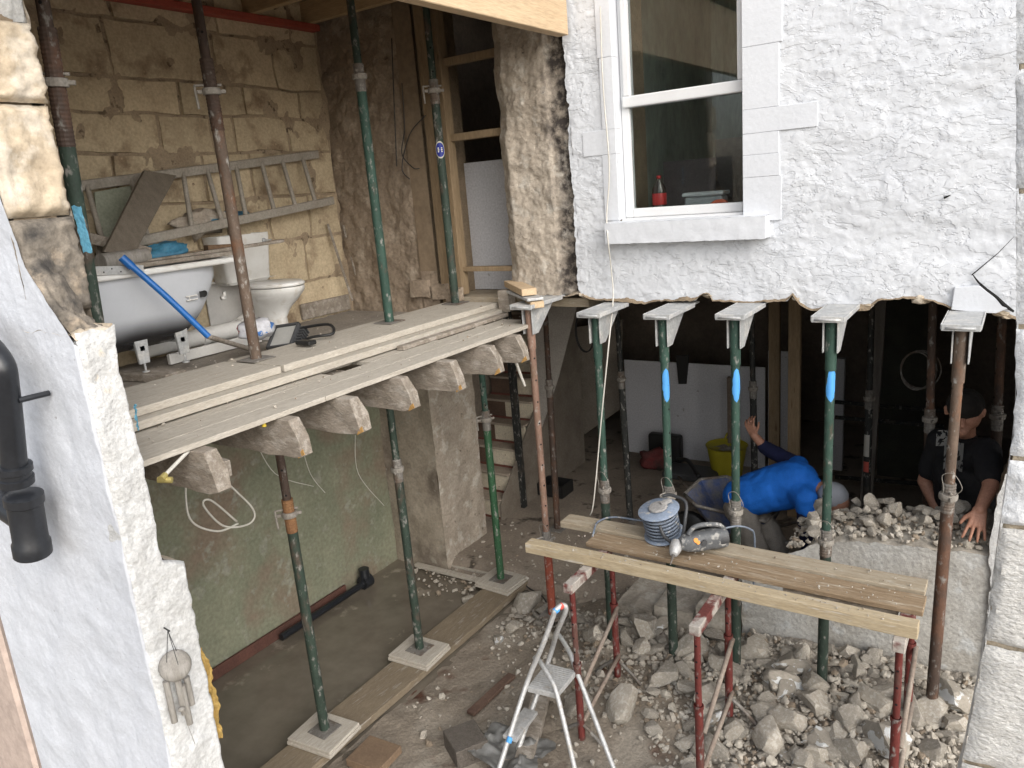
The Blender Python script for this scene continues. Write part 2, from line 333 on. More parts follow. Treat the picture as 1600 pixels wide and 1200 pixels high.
g.build('render_face', WHITE, fac, smooth=True)
# torn underside of the wall: stone core seen from below
def underfn(u, v):
    x = lerp(-2.44, 1.6, u); zb = interp(bot, x) + .008 * fr((x, 0, 0), 30, 3)
    y = lerp(FAC - .012, FAC + .48, v)
    return (x, y, zb + (.0 if v == 0 else .018 + .06 * abs(fr((x, y, 1), 5, 4))))
g = MB(); g.grid(underfn, 200, 16); g.build('torn_underside', MORTAR, fac, smooth=True)
# core of the wall above the opening (solid, behind the skin), split around the window
g = MB()
g.box(-2.44, WX0 - .004, FAC + .035, FAC + .46, 2.56, 4.75)
g.box(WX1 + .004, 1.6, FAC + .035, FAC + .46, 2.56, 4.75)
g.box(WX0 - .004, WX1 + .004, FAC + .035, FAC + .46, 2.56, WZ0 - .01)
g.build('wall_core', MORTAR, fac)
# broken stones showing in the torn edge
for a, b, s in [(1105, 462, .05), (1243, 466, .035), (1440, 468, .06), (1562, 488, .06), (1578, 494, .045), (915, 462, .06), (1356, 478, .03)]:
    p = pY(a, b, FAC); k = MB()
    me_ = rock_mesh(int(a)); k.add([(p.x + v.co.x * s * 1.1, FAC + .03 + v.co.y * .05, p.z + v.co.z * s * .6) for v in me_.vertices], [tuple(q.vertices) for q in me_.polygons]); k.build('stone', PALESTONE, fac, smooth=True, auto=30)
# painted stones round the window
def px_slab(name, a0, b0, a1, b1, y0, y1, mt, par, bev=.006):
    p = pY(a0, b1, y0); q = pY(a1, b0, y0); q2 = pY(a1, b1, y0); p2 = pY(a0, b0, y0)
    x0 = (p.x + p2.x) / 2; x1 = (q.x + q2.x) / 2; z0 = (p.z + q2.z) / 2; z1 = (q.z + p2.z) / 2
    k = MB(); k.box(x0, x1, y0, y1, z0, z1); return k.build(name, mt, par, bevel=bev, seg=2)
zs = [pY(1190, b, FAC).z for b in (345, 276, 241, 207, 169, 70, -90)]
for i in range(6):
    wdt = [.215, .205, .20, .40, .20, .215][i]
    k = MB(); k.box(WX1 + .002, WX1 + wdt, FAC - .008 - .001 * (i % 2), FAC + .06, zs[i] + .0006, zs[i + 1] - .0006); k.build('surround_stone', WHITE_SMOOTH, fac, bevel=.002, seg=2)
zs = [pY(945, b, FAC).z for b in (345, 242, 203, 90, -60)]
for i in range(4):
    wdt = [.10, .23, .09, .10][i]
    k = MB(); k.box(WX0 - .002, WX0 - wdt, FAC - .008 - .001 * (i % 2), FAC + .06, zs[i] + .0006, zs[i + 1] - .0006); k.build('surround_stone', WHITE_SMOOTH, fac, bevel=.002, seg=2)
# sill
s0 = pY(945, 364, 4.40); s1 = pY(1195, 358, 4.40)
k = MB()
k.grid(lambda u, v: (lerp(s0.x, s1.x, u), 4.40 + .003 * fr((u * 9, v, 0), 2, 3), lerp(s0.z - .07, s0.z + .055, v) + .004 * fr((u * 9, 3, 0), 3, 3) * (1 - v)), 60, 6)
k.grid(lambda u, v: (lerp(s0.x, s1.x, u), lerp(4.40, 4.62, v), s0.z + .055 + .012 * v + .003 * fr((u * 9, v * 3, 0), 3, 3)), 60, 6)
k.grid(lambda u, v: (lerp(s0.x, s1.x, u), lerp(4.40, 4.50, v), s0.z - .07 + .004 * fr((u * 9, 3, 0), 3, 3)), 60, 2)
k.box(s0.x, s0.x + .002, 4.403, 4.62, s0.z - .068, s0.z + .055); k.box(s1.x - .002, s1.x, 4.403, 4.62, s0.z - .068, s0.z + .055)
k.build('sill', WHITE_SMOOTH, fac, smooth=True, auto=40)
# window: frame, transom, panes
WY = FAC + .085
win = MB()
fw = .052
win.box(WX0, WX0 + fw, WY, WY + .06, WZ0 + .02, 4.9); win.box(WX1 - fw * .55, WX1, WY, WY + .06, WZ0 + .02, 4.9)
win.box(WX0 + fw, WX1 - fw * .55, WY + .001, WY + .06, WZ0 + .02, WZ0 + .075)
wf = win.build('window', UPVC, fac, bevel=.006, seg=2)
zt = pY(1070, 148, WY).z
k = MB(); k.box(WX0 + .02, WX1 - .006, WY - .028, WY + .05, zt - .030, zt + .036); k.build('transom', UPVC, wf, bevel=.008, seg=2)
k = MB(); k.box(WX0 + .028, WX0 + .068, WY - .024, WY + .05, zt + .037, 4.9); k.box(WX1 - .048, WX1 - .008, WY - .024, WY + .05, zt + .037, 4.9)
k.build('sash', UPVC, wf, bevel=.006, seg=2)
GLASS = bpy.data.materials.new('window glass'); GLASS.use_nodes = True
_n = GLASS.node_tree.nodes; _b = _n['Principled BSDF']; _b.inputs['Transmission Weight'].default_value = 1; _b.inputs['Roughness'].default_value = .01; _b.inputs['IOR'].default_value = 1.45; _b.inputs['Base Color'].default_value = (.86, .9, .88, 1)
k = MB(); k.box(WX0 + .068, WX1 - .048, WY + .012, WY + .016, zt + .037, 4.9); k.build('pane', GLASS, wf)
k = MB(); k.box(WX0 + fw, WX1 - fw * .55, WY + .022, WY + .026, WZ0 + .075, zt - .031); k.build('pane', GLASS, wf)
k = MB(); k.box(WX0 - .002, WX0 - .05, FAC + .0605, FAC + .2, WZ0, 4.75); k.build('reveal', WHITE_SMOOTH, fac)
k = MB(); k.box(WX0, WX1, FAC + .03, FAC + .46, WZ0 - .008, WZ0 + .019); k.build('window_board', UPVC, fac)
# loose cracked block at the lower right corner of the render
crk = [(1491, 449), (1530, 446), (1552, 462), (1576, 482), (1556, 490), (1520, 488), (1486, 484), (1488, 470)]
k = MB(); k.prism([pY(a, b, FAC - .03) for a, b in crk], (0, .05, 0)); k.build('cracked_block', WHITE_SMOOTH, fac, bevel=.004, seg=2)
k = MB(); k.tube([pY(a, b, FAC - .022) for a, b in [(1519, 428), (1528, 440), (1540, 452), (1556, 464), (1568, 476), (1584, 487)]], [.002, .005, .009, .010, .012, .006], 6); k.build('crack', HOLE, fac)
k = MB(); k.tube([pY(a, b, FAC - .022) for a, b in [(1584, 370), (1560, 395), (1530, 420), (1518, 430)]], [.001, .002, .003, .003], 5); k.build('crack', HOLE, fac)
k = MB(); q = pY(1475, 309, FAC - .02); k.tube([q, q + V((.012, .004, .004)), q + V((.03, .01, .012))], [.007, .005, .001], 6); k.build('nail_hole', HOLE, fac)
# cable running down the facade
cp = [pY(938, 10, 4.455), pY(942, 130, 4.455), pY(952, 260, 4.455), pY(948, 335, 4.45), pY(950, 375, 4.385), pY(955, 420, 4.45), pY(958, 466, 4.40), pY(951, 540, 4.10), pY(941, 640, 4.10), pY(928, 780, 4.12), pY(922, 805, 4.15)]
k = MB(); k.tube(curve(cp, 8), .0045, 6); tag(k.build('cable', CABLEW, smooth=True), 'thin white cable hanging down the white wall past the leftmost plated prop', 'cable')
# ---- torn pier left of the render (end of the removed wall)
pier = thing('stone_pier', 'torn wall end with brown plaster and sooty black streak beside the white render', 'wall', (-2.75, 4.5, 2.45))
PX0, PX1 = -3.03, -2.445
SOOT = mat('soot blackened masonry', (.25, .20, .15), (.035, .03, .027), scale=11, rough=.95, bump=.9, bs=40, dist=.02, c3=(.42, .37, .29), s3=9, t3=(.57, .64))
def pierfn(u, v):
    z = lerp(2.47, 4.75, v); x = lerp(PX0 + .010 * fr((1, 0, z), 5, 4), PX1, u)
    b = interp([(0, .06), (.15, .0), (.7, 0), (.72, .03), (.95, .045), (1, .0)], u)
    if v < .04: z += .05 * fr((x * 4, 0, 0), 2, 3) + .03 * (u - .5)
    return (x, FAC + b - .022 * terr(fr((x, 3, z * 1.3), 3, 4), 4) - .009 * fr((x, 1, z), 11, 4), z)
g = MB(); g.grid(pierfn, 70, 230, mi=lambda u, v: 1 if (.70 + .07 * fr((0, 2, v * 9), 1, 3)) < u < .985 else 0)
PIERMAT = ROUGHPLASTER.copy(); PIERMAT.name = 'torn plaster with soot streak'
_N = PIERMAT.node_tree.nodes; _L = PIERMAT.node_tree.links; _b = _N['Principled BSDF']; _src = _b.inputs['Base Color'].links[0].from_socket
_tc = _N.new('ShaderNodeTexCoord'); _sx = _N.new('ShaderNodeSeparateXYZ'); _L.new(_tc.outputs['Object'], _sx.inputs[0])
def _noise(sc, det=8):
    t = _N.new('ShaderNodeTexNoise'); t.inputs['Scale'].default_value = sc; t.inputs['Detail'].default_value = det; t.inputs['Roughness'].default_value = .65; _L.new(_tc.outputs['Object'], t.inputs['Vector']); return t.outputs[0]
def _math(op, a, c):
    t = _N.new('ShaderNodeMath'); t.operation = op
    for i_, x_ in enumerate((a, c)):
        if isinstance(x_, float): t.inputs[i_].default_value = x_
        else: _L.new(x_, t.inputs[i_])
    return t.outputs[0]
def _range(s_, a, c):
    t = _N.new('ShaderNodeMapRange'); t.inputs[1].default_value = a; t.inputs[2].default_value = c; _L.new(s_, t.inputs[0]); return t.outputs[0]
_x = _math('ADD', _sx.outputs['X'], _math('MULTIPLY', _math('SUBTRACT', _noise(5.0), .5), .30))
_f = _math('MULTIPLY', _range(_x, -2.66, -2.56), _range(_noise(13.0), .33, .56))
_mx = _N.new('ShaderNodeMix'); _mx.data_type = 'RGBA'; _L.new(_f, _mx.inputs[0]); _L.new(_src, _mx.inputs[6]); _mx.inputs[7].default_value = (.045, .038, .034, 1); _L.new(_mx.outputs[2], _b.inputs['Base Color'])
g.m = [0] * len(g.m); g.build('torn_face', PIERMAT, pier, smooth=True)
def pierL(u, v):
    z = lerp(2.47, 4.75, v); return (PX0 + .010 * fr((1, 0, z), 5, 4) + .01 * fr((u * 3, 3, z), 4, 3) * u, lerp(FAC + .06 - .022 * terr(fr((PX0, 3, z * 1.3), 3, 4), 4) - .009 * fr((PX0, 1, z), 11, 4), FAC + .52, u), z)
g = MB(); g.grid(pierL, 14, 120); g.build('door_reveal', ROUGHPLASTER, pier, smooth=True)
g = MB(); g.box(-2.98, -2.446, FAC + .09, FAC + .5, 2.52, 4.75); g.build('wall_core', MORTAR, pier)
g = MB(); g.grid(lambda u, v: (lerp(-3.03, -2.42, u), lerp(FAC, FAC + .5, v), 2.475 + .03 * fr((u * 3, v * 3, 0), 2, 4)), 20, 16); g.build('torn_underside', PALESTONE, pier, smooth=True)
# ---- right jamb of the hole
jamb = thing('wall_jamb', 'white painted wall edge right of the knocked out opening with torn stone edge', 'wall', (.3, 4.5, 0))
je = [(pY(a, b, FAC).z, pY(a, b, FAC).x) for a, b in [(1548, 900), (1545, 850), (1553, 815), (1560, 770), (1577, 735), (1590, 700), (1586, 660), (1592, 620), (1590, 580), (1597, 550), (1590, 520), (1587, 480)]]
def jx(z): return interp(je, z) + .012 * fr((0, 0, z), 14, 4)
g = MB(); g.grid(lambda u, v: (lambda z: (lerp(jx(z), 1.6, u), FAC - .3 * rough_render(u * 2, z), z))(lerp(-.2, 2.42, v)), 30, 90)
g.build('render_face', SIDEWHITE, jamb, smooth=True)
g = MB(); g.grid(lambda u, v: (lambda z: (jx(z) + .03 * fr((u * 2, 2, z), 6, 4) * u + .02 * u, FAC + u * .45, z))(lerp(-.2, 2.42, v)), 12, 90)
g.build('torn_edge', MORTAR, jamb, smooth=True)
# ---- low wall left standing under the opening
lw = thing('low_wall', 'grey weathered stump of the house wall left standing under the opening', 'wall', (-.7, 4.5, 0))
lt = [(-1.42, .68), (-1.30, .72), (-1.106, .86), (-.9, .97), (-.7, 1.02), (-.45, 1.04), (-.257, 1.05), (-.05, 1.07), (.5, 1.1)]
LWX0 = -1.40
def lwfn(u, v):
    x = lerp(LWX0, .4, u); zt_ = interp(lt, x) + .02 * fr((x, 0, 0), 9, 3); z = lerp(-.2, zt_, v)
    if u == 0: x += .02 * fr((0, 0, z), 8, 3)
    return (x, FAC + .02 - .6 * rough_render(x, z), z)
g = MB(); g.grid(lwfn, 150, 100); g.build('painted_face', LOWWALL, lw, smooth=True)
g = MB(); g.grid(lambda u, v: (LWX0 + .02 * fr((0, 0, lerp(-.2, .8, v)), 8, 3), lerp(FAC + .02, FAC + .5, u), lerp(-.2, interp(lt, LWX0) - .55 * u, v)), 8, 20); g.build('wall_end', ROUGHPLASTER, lw, smooth=True)
g = MB(); g.grid(lambda u, v: (lerp(LWX0, .4, u), lerp(FAC + .02, FAC + .5, v), interp(lt, lerp(LWX0, .4, u)) - v * .55 * max(0, min(1, (-.92 - lerp(LWX0, .4, u)) / .2)) + .02 * fr((lerp(LWX0, .4, u), 0, 0), 9, 3) + .05 * math.sin(math.pi * v) * (1 + .6 * fr((u * 8, v * 3, 0), 1, 3))), 80, 14); g.build('broken_top', RUBBLE, lw, smooth=True)
g = MB(); g.box(-.9, .4, FAC + .46, FAC + .5, -.1, .8); g.build('wall_core', MORTAR, lw)
# ---- threshold stones between low wall and stair
for i, (x0, x1, h) in enumerate([(-2.30, -2.02, .24), (-2.0, -1.72, .30), (-1.70, -1.44, .36)]):
    k = MB(); k.grid(lambda u, v: (lerp(x0, x1, u), FAC - .03 + .02 * fr((u * 3 + i, v, 0), 2, 3), lerp(-.1, h, v)), 10, 8)
    k.grid(lambda u, v: (lerp(x0, x1, u), lerp(FAC - .03, FAC + .4, v), h + .015 * fr((u * 3 + i, v * 3, 4), 2, 3)), 10, 10)
    k.box(x0 + .002, x1 - .002, FAC, FAC + .38, -.1, h - .02)
    tag(k.build('footing_stone', RUBBLE, smooth=True), ['low footing stone behind the stepladder, leftmost of three', 'middle one of the three low footing stones under the opening', 'tallest footing stone beside the end of the grey low wall'][i], 'stone', 'footing stones')
# ================================================================== house shell (dark rooms behind)
sh = thing('house_interior', 'dark interior shell of the house behind the opening', 'building', (-1.5, 7, .1))
def shbox(name, mt, *a): k = MB(); k.box(*a); return k.build(name, mt, sh)
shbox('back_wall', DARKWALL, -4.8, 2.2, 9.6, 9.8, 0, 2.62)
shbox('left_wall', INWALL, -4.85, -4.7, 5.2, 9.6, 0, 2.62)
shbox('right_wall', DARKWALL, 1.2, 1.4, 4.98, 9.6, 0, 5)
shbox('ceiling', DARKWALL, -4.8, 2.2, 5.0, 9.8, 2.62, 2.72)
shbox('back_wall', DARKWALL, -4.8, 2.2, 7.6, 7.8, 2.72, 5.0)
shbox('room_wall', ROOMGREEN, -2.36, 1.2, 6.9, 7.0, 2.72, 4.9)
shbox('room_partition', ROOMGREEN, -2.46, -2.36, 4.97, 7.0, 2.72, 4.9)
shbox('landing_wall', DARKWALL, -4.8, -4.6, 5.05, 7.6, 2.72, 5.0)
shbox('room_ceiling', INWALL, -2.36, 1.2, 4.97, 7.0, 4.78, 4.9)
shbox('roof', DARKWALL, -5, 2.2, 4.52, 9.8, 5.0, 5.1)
shbox('head_wall', MORTAR, -2.44, 1.6, FAC + .06, FAC + .46, 4.92, 5.0)
# joists seen in the dark ceiling
for i in range(6):
    k = MB(); x = -3.3 + i * .62; k.box(x, x + .06, 5.02, 9.5, 2.48, 2.62); k.build('ceiling_joist', STUDWOOD, sh, bevel=.004)
# ================================================================== extension
EX = -4.62      # inner face of the far stone wall
sw = thing('stone_wall', 'bathroom wall of squared yellow sandstone blocks with open joints', 'wall', (EX, 3, 2.3))
zl = [pX(200, 35, EX).z, pX(300, 130, EX).z, pX(300, 181, EX).z, pX(320, 240, EX).z, pX(400, 310, EX).z, pX(460, 372, EX).z, pX(470, 440, EX).z]
zl = [4.70, zl[0] - .0, zl[1], zl[2], zl[3], zl[4], zl[5], zl[6], 2.30]
sp = {0: [60, 165, 330, 445, 515], 1: [85, 165, 330, 425, 510], 2: [95, 180, 275, 378, 465, 515], 3: [105, 247, 325, 362, 447, 522], 4: [115, 180, 315, 390, 478, 530],
      5: [120, 200, 300, 350, 420, 480, 535], 6: [130, 260, 350, 412, 475, 540], 7: [150, 300, 420, 440, 545]}
g = MB(); g.grid(lambda u, v: (EX + .017 + .024 * fr((0, u * 4, v * 2.5), 3.5, 5), lerp(1.2, 4.62, u), lerp(2.25, 4.72, v)), 130, 90)
g.build('mortar', JOINT, sw, smooth=True)
def stone_block(name, par, mt, x, y0, y1, z0, z1, seed, dep=.03, ax='x', nrm=1, bulge=.02):
    """rough faced squared block lying in plane X=x (ax x) or Y=x (ax y)"""
    nu, nv = max(6, int((y1 - y0) / .03)), max(6, int((z1 - z0) / .03)); k = MB()
    ly, lz = y1 - y0, z1 - z0
    def nonuni(t, n, L_):
        i = round(t * n)
        return t if i in (0, n) else .007 / L_ + (1 - .014 / L_) * (i - 1) / (n - 2)
    def fn(u, v):
        u = nonuni(u, nu, ly); v = nonuni(v, nv, lz)
        eu = min(u, 1 - u) * (y1 - y0); ev = min(v, 1 - v) * (z1 - z0); e = min(eu, ev)
        y = lerp(y0, y1, u); z = lerp(z0, z1, v)
        jy = .008 * fr((seed, z * 3, y * 3), 2, 3) + .022 * fr((5, z, y), 2.2, 3); jz = .006 * fr((seed + 9, z * 3, y * 3), 2, 3) + .018 * fr((15, z, y), 2.0, 3)
        d = (dep if e > 1e-6 else -.03) - (max(0, .012 - e) * .7 if e > 1e-6 else 0)
        d += bulge * .35 * terr(fr((seed, y, z), 5, 4), 3) + .004 * fr((seed, y, z), 22, 3)
        y += jy; z += jz
        return (x + nrm * d, y, z) if ax == 'x' else (y, x + nrm * d, z)
    k.grid(fn, nu, nv); return k.build(name, mt, par, smooth=True, auto=32)
for c in range(8):
    zt_, zb_ = zl[c], zl[c + 1]; zm = (zt_ + zb_) / 2
    ys = []
    for px in sp[c]:
        # find the pixel row of mid height at this column on the plane
        lo_, hi_ = -400, 900
        for _ in range(30):
            md = (lo_ + hi_) / 2
            if pX(px, md, EX).z > zm: lo_ = md
            else: hi_ = md
        ys.append(pX(px, lo_, EX).y)
    ys[0] = min(ys[0], 1.25); ys[-1] = 4.5
    for i in range(len(ys) - 1):
        stone_block('stone', sw, SANDSTONE, EX, ys[i] + .005, ys[i + 1] - .005, zb_ + .004, zt_ - .004, c * 10 + i)
k = MB(); k.box(EX - .35, EX - .06, 1.0, 5.1, -.2, 4.9); k.build('wall_core', MORTAR, sw)
# skirting piece at the base of the stone wall
k = MB(); k.box(EX + .035, EX + .06, 3.95, 4.46, 2.36, 2.48); k.build('skirting', OLDWOOD, sw, bevel=.003)
# back wall of the bathroom
bw = thing('back_wall', 'rough brown plastered bathroom end wall left of the doorway', 'wall', (-4.1, 4.5, 2.3))
DX0 = pY(672, 300, FAC).x
def bwfn(u, v):
    x = lerp(EX, DX0 - .02, u); z = lerp(2.25, 4.75, v)
    sm = max(0, min(1, (x - (DX0 - .20)) / .02))
    return (x, FAC + .02 - (1 - sm) * (.024 * terr(fr((x, 6, z), 3, 4), 4) + .010 * fr((x, 2, z), 10, 4)) - .012 * sm, z)
g = MB(); g.grid(bwfn, 90, 180, mi=lambda u, v: 1 if lerp(EX, DX0 - .02, u) > DX0 - .19 and v > .16 else 0)
SMOOTHBROWN = mat('smooth brown plaster', (.27, .205, .14), (.22, .165, .11), scale=3, rough=.9, bump=.15, bs=14)
g.build('plaster', [BACKPLASTER, SMOOTHBROWN], bw, smooth=True)
k = MB(); k.box(EX, DX0 - .02, FAC + .08, FAC + .5, 2.25, 4.75); k.build('wall_core', MORTAR, bw)
# stones at its foot
for i, (a, b, s_) in enumerate([(655, 450, .13), (685, 455, .11), (705, 462, .09)]):
    p = pY(a, b, FAC - .03); stone_block('stone', bw, BACKPLASTER, FAC + .0, p.x - s_ * .7, p.x + s_ * .7, p.z - s_ * .6, p.z + s_ * .5, i + 50, .03, 'y', -1)
# door lining studs and noggins
dr = thing('door_lining', 'timber stud and noggins lining the dark upstairs doorway', 'door frame', (DX0, 4.55, 2.36))
def studbar(p, q, wd, ht, mt=STUDWOOD, nm='stud', par=dr, up=(0, 0, 1)): k = MB(); k.beam(p, q, wd, ht, up); return k.build(nm, mt, par, bevel=.003)
studbar((DX0 + .05, FAC + .06, 2.40), (DX0 + .05, FAC + .06, 4.75), .09, .10, up=(0, 1, 0))
studbar((DX0 + .125, FAC + .12, 2.46), (DX0 + .125, FAC + .12, 4.75), .045, .09, up=(0, 1, 0))
for b in (90, 212, 420):
    p = pY(735, b, FAC + .14); studbar((DX0 + .05, FAC + .14, p.z), (-3.0, FAC + .14, p.z), .06, .05 if b < 400 else .035, nm='noggin')
p0 = pY(702, 258, FAC + .5); p1 = pY(790, 418, FAC + .5)
k = MB(); k.box(p0.x - .03, -2.9, FAC + .47, FAC + .49, 2.445, p0.z); tag(k.build('plasterboard_sheet', PLASTERBOARD, bevel=.002), 'white panel standing in the lower half of the dark upstairs doorway', 'panel')
k = MB(); k.box(-4.6, -2.45, FAC + .10, 7.6, 2.38, 2.44); struct(k.build('landing_floor', DUSTWOODX))
# ---- upper floor: joists, deck boards
uf = thing('upper_floor', 'dusty upper floor of boards laid over cut-off joist ends', 'floor', (-3.6, 3, 2.3))
FZ = 2.335
for i, (a, b) in enumerate([(338, 700), (473, 655), (560, 620), (646, 590), (716, 562), (778, 541), (822, 520)]):
    p = pX(a, b, -2.56); y = p.y; o_ = .02 * random.uniform(-1, 1); k = MB(); x0 = -4.6; xt = -2.60 + o_; xb = -2.525 + o_; w_ = .033
    rings = []
    n = 26
    def sec(t, y=y):
        xz = lerp(x0, 0, 0); return t
    for j in range(n + 1):
        t = j / n; xtop = lerp(x0, xt, t); xbot = lerp(x0, xb, t); r = []
        for (sy, zz) in ((-1, 2.135), (1, 2.135), (1, 2.225), (1, 2.308), (-1, 2.308), (-1, 2.225)):
            f_ = (zz - 2.135) / .173; xx = lerp(xbot, xtop, f_ ** 1.3)
            if t == 1 and zz == 2.135: xx -= .018
            nz_ = fr((xx, y + sy, zz), 12, 3) * .006
            if t == 1: nz_ += .006 * fr((i, sy, zz * 9), 3, 2)
            r.append((xx + nz_, y + sy * w_ + nz_, zz + (nz_ if zz < 2.3 else 0) + (.015 if (t == 1 and zz < 2.15) else 0)))
        rings.append(r)
    k.loft(rings); jo = k.build('joist', OLDWOOD, uf, bevel=.003)
    if i > 0:
        q = MB(); q.prism([(xb - .05, y - w_ - .0015, 2.137), (xb - .004, y - w_ - .0015, 2.16), (xb - .012, y - w_ - .0015, 2.185), (xb - .035, y - w_ - .0015, 2.165)], (0, .003, 0)); q.build('torn_tip', SAWNEND, jo)
bx = [-4.6, -4.44, -4.28, -4.11, -3.95, -3.79, -3.62, -3.46, -3.30, -3.14, -2.985, -2.83, -2.675]
def deck(x0, x1, y0, y1, z=FZ, th=.024, nm='floor_board', mt=DUSTWOOD, sag=.0):
    n = max(2, int((y1 - y0) / .12)); k = MB(); rings = []
    for j in range(n + 1):
        y = lerp(y0, y1, j / n); e0 = x0 + .0015 + (.004 * fr((x0, y, 0), 6, 3)); e1 = x1 - .0015 + (.004 * fr((x1, y, 5), 6, 3)); dz = .0025 * fr((x0, y, 2), 2, 2) + sag * (j / n - .5)
        rings.append([(e0, y, z - th + dz), (e1, y, z - th + dz), (e1, y, z + dz), (e0, y, z + dz)])
    k.loft(rings); return k.build(nm, mt, uf, bevel=.002)
for i in range(len(bx) - 1):
    x0, x1 = bx[i], bx[i + 1]
    if i == len(bx) - 2: deck(x0, x1, 1.44, 2.38); deck(x0, x1, 2.383, 4.20); continue
    if i == len(bx) - 3: deck(x0, x1, 1.44, 2.85); deck(x0, x1, 2.853, 4.33); continue
    if i == len(bx) - 4: deck(x0, x1, 1.4, 2.72); deck(x0, x1, 3.02, 3.62); deck(x0, x1, 4.02, 4.10); continue
    deck(x0, x1, 1.4, 2.2 + .37 * (i * 7 % 5)); deck(x0, x1, 2.203 + .37 * (i * 7 % 5), 4.48, mt=DUSTWOOD)
k = MB(); k.grid(lambda u, v: (lerp(-4.58, -3.55, u), lerp(1.4, 4.49, v), FZ + .004 + .004 * abs(fr((u * 4, v * 6, 0), 3, 4)) + .02 * max(0, .06 - u) / .06 * abs(fr((0, v * 20, 1), 1, 3))), 60, 140); k.build('dust_layer', DUSTFLOOR, uf, smooth=True)
# sole plates (long planks under the upper props)
def plank(name, label, x0, x1, y0, y1, z0, z1, mt=DUSTWOOD, cat='plank', group=None, wob=.004):
    n = 24; k = MB(); rings = []
    for j in range(n + 1):
        y = lerp(y0, y1, j / n); d = wob * fr((x0, y, z0), 1.5, 3); e = .003 * fr((x1, y, z0), 7, 3)
        rings.append([(x0 + d, y, z0), (x1 + d + e, y, z0), (x1 + d + e, y, z1), (x0 + d, y, z1)])
    k.loft(rings); o = k.build(name, mt, bevel=.004, seg=2); return tag(o, label, cat, group)
plank('plank', 'long lower plank lying under the upper row of props along the floor edge', -3.60, -3.06, 1.45, 4.52, FZ + .009, FZ + .047)
plank('plank', 'near upper plank with the rusty prop standing at its far end', -3.585, -3.13, 1.45, 2.52, FZ + .049, FZ + .087)
plank('plank', 'far upper plank carrying the two green props towards the doorway', -3.585, -3.13, 2.54, 4.50, FZ + .049, FZ + .087)
SOLE = FZ + .087
plank('plank', 'thin loose lath with torn end beside the far upper plank', -3.045, -2.99, 3.3, 4.42, FZ + .002, FZ + .028, OLDWOOD, 'lath')
# offcuts stacked beside the pier
def beamobj(name, label, a, b, wd, ht, mt, cat, up=(0, 0, 1), bev=.004, group=None):
    k = MB(); k.beam(a, b, wd, ht, up); return tag(k.build(name, mt, bevel=bev, seg=2), label, cat, group)
a = pY(752, 437, 4.62); b = pY(838, 447, 4.16)
beamobj('timber_offcut', 'clean timber offcut on top of the packing beside the pier', (-3.07, 4.60, 2.545), (-2.66, 4.19, 2.545), .10, .045, NEWWOOD, 'timber')
beamobj('timber_packer', 'small thin board under the clean offcut beside the pier', (-2.98, 4.49, 2.505), (-2.58, 4.13, 2.508), .11, .018, GALV, 'board')
beamobj('timber_block', 'short timber block standing on the plate of the red prop', (-2.70, 4.27, 2.47), (-2.58, 4.15, 2.47), .09, .045, NEWWOOD, 'timber')
beamobj('timber_block', 'dark timber block standing at the end of the planks under the offcut', (-3.04, 4.53, 2.44), (-3.04, 4.44, 2.44), .09, .15, OLDWOOD, 'timber')
# ---- new roof over the extension
rf = thing('extension_roof', 'new timber roof with decking and joists over the open extension', 'roof', (-3.5, 3, 4.5))
k = MB(); k.box(-2.47, -2.395, .9, 4.435, 4.07, 4.62); k.build('edge_beam', NEWWOOD, rf, bevel=.004)
k = MB(); k.box(-5.0, -2.3, .8, 4.9, 4.66, 4.70); k.build('roof_deck', CEILWOOD, rf)
for i in range(7):
    y = 1.2 + i * .53; k = MB(); k.box(-4.9, -2.475, y, y + .05, 4.50, 4.655); k.build('roof_joist', CEILWOOD, rf, bevel=.003)
k = MB(); k.box(EX + .03, EX + .11, 1.2, 4.48, 4.455, 4.50); tag(k.build('wall_plate', REDPAINT, bevel=.004), 'red painted wall plate along the top of the stone wall', 'beam')
# ---- white end wall with the torn quoins (left foreground)
EY = 1.215
ew = thing('end_wall', 'white painted end wall of the extension in the left foreground with torn edge', 'wall', (-2.6, 1.3, 0))
CX = -2.46
def cornerx(z):  # where the white skin of the -Y face ends
    return interp([(0, CX), (2.82, CX), (2.95, CX - .10), (3.08, CX - .215), (3.36, CX - .27), (3.6, CX - .34), (5, CX - .36)], z) + .006 * fr((0, 1, z), 7, 3)
def endfn(u, v):
    z = lerp(-.3, 4.8, v); xr = cornerx(z); x = lerp(-5.2, xr, u ** .6)
    if u == 1 and z < 2.83: return (xr - .003, EY + .03, z)
    return (x, EY - .010 * fr((x, 0, z), 2.5, 4) - .005 * terr(fr((x, 4, z * 1.5), 5, 4), 4), z)
g = MB(); g.grid(endfn, 170, 330); g.build('painted_face', ENDWHITE, ew, smooth=True)
re_ = [(-.3, 1.43), (.9, 1.43), (1.12, 1.42), (1.40, 1.425), (1.67, 1.425), (1.99, 1.43), (2.03, 1.345), (2.31, 1.352), (2.6, 1.345), (2.767, 1.338), (2.89, 1.36)]
def sidefn(u, v):
    z = lerp(-.3, 2.875, v); y1 = interp(re_, z) + .007 * fr((0, 4, z), 16, 4); y = lerp(EY + .004, y1, u)
    zz = z + (.012 * fr((y * 9, 0, 0), 2, 3) if v > .99 else 0)
    cs = abs(math.sin(z * 3.6)) ** .15 * .008
    return (CX + cs - .012 * max(0, (.02 - u * .2) / .02) + .009 * fr((1, y, z), 12, 4) - (.03 * ((u - .93) / .07) if u > .93 else 0), y, zz)
g = MB(); g.grid(sidefn, 24, 300); g.build('painted_return', SIDEWHITE, ew, smooth=True)
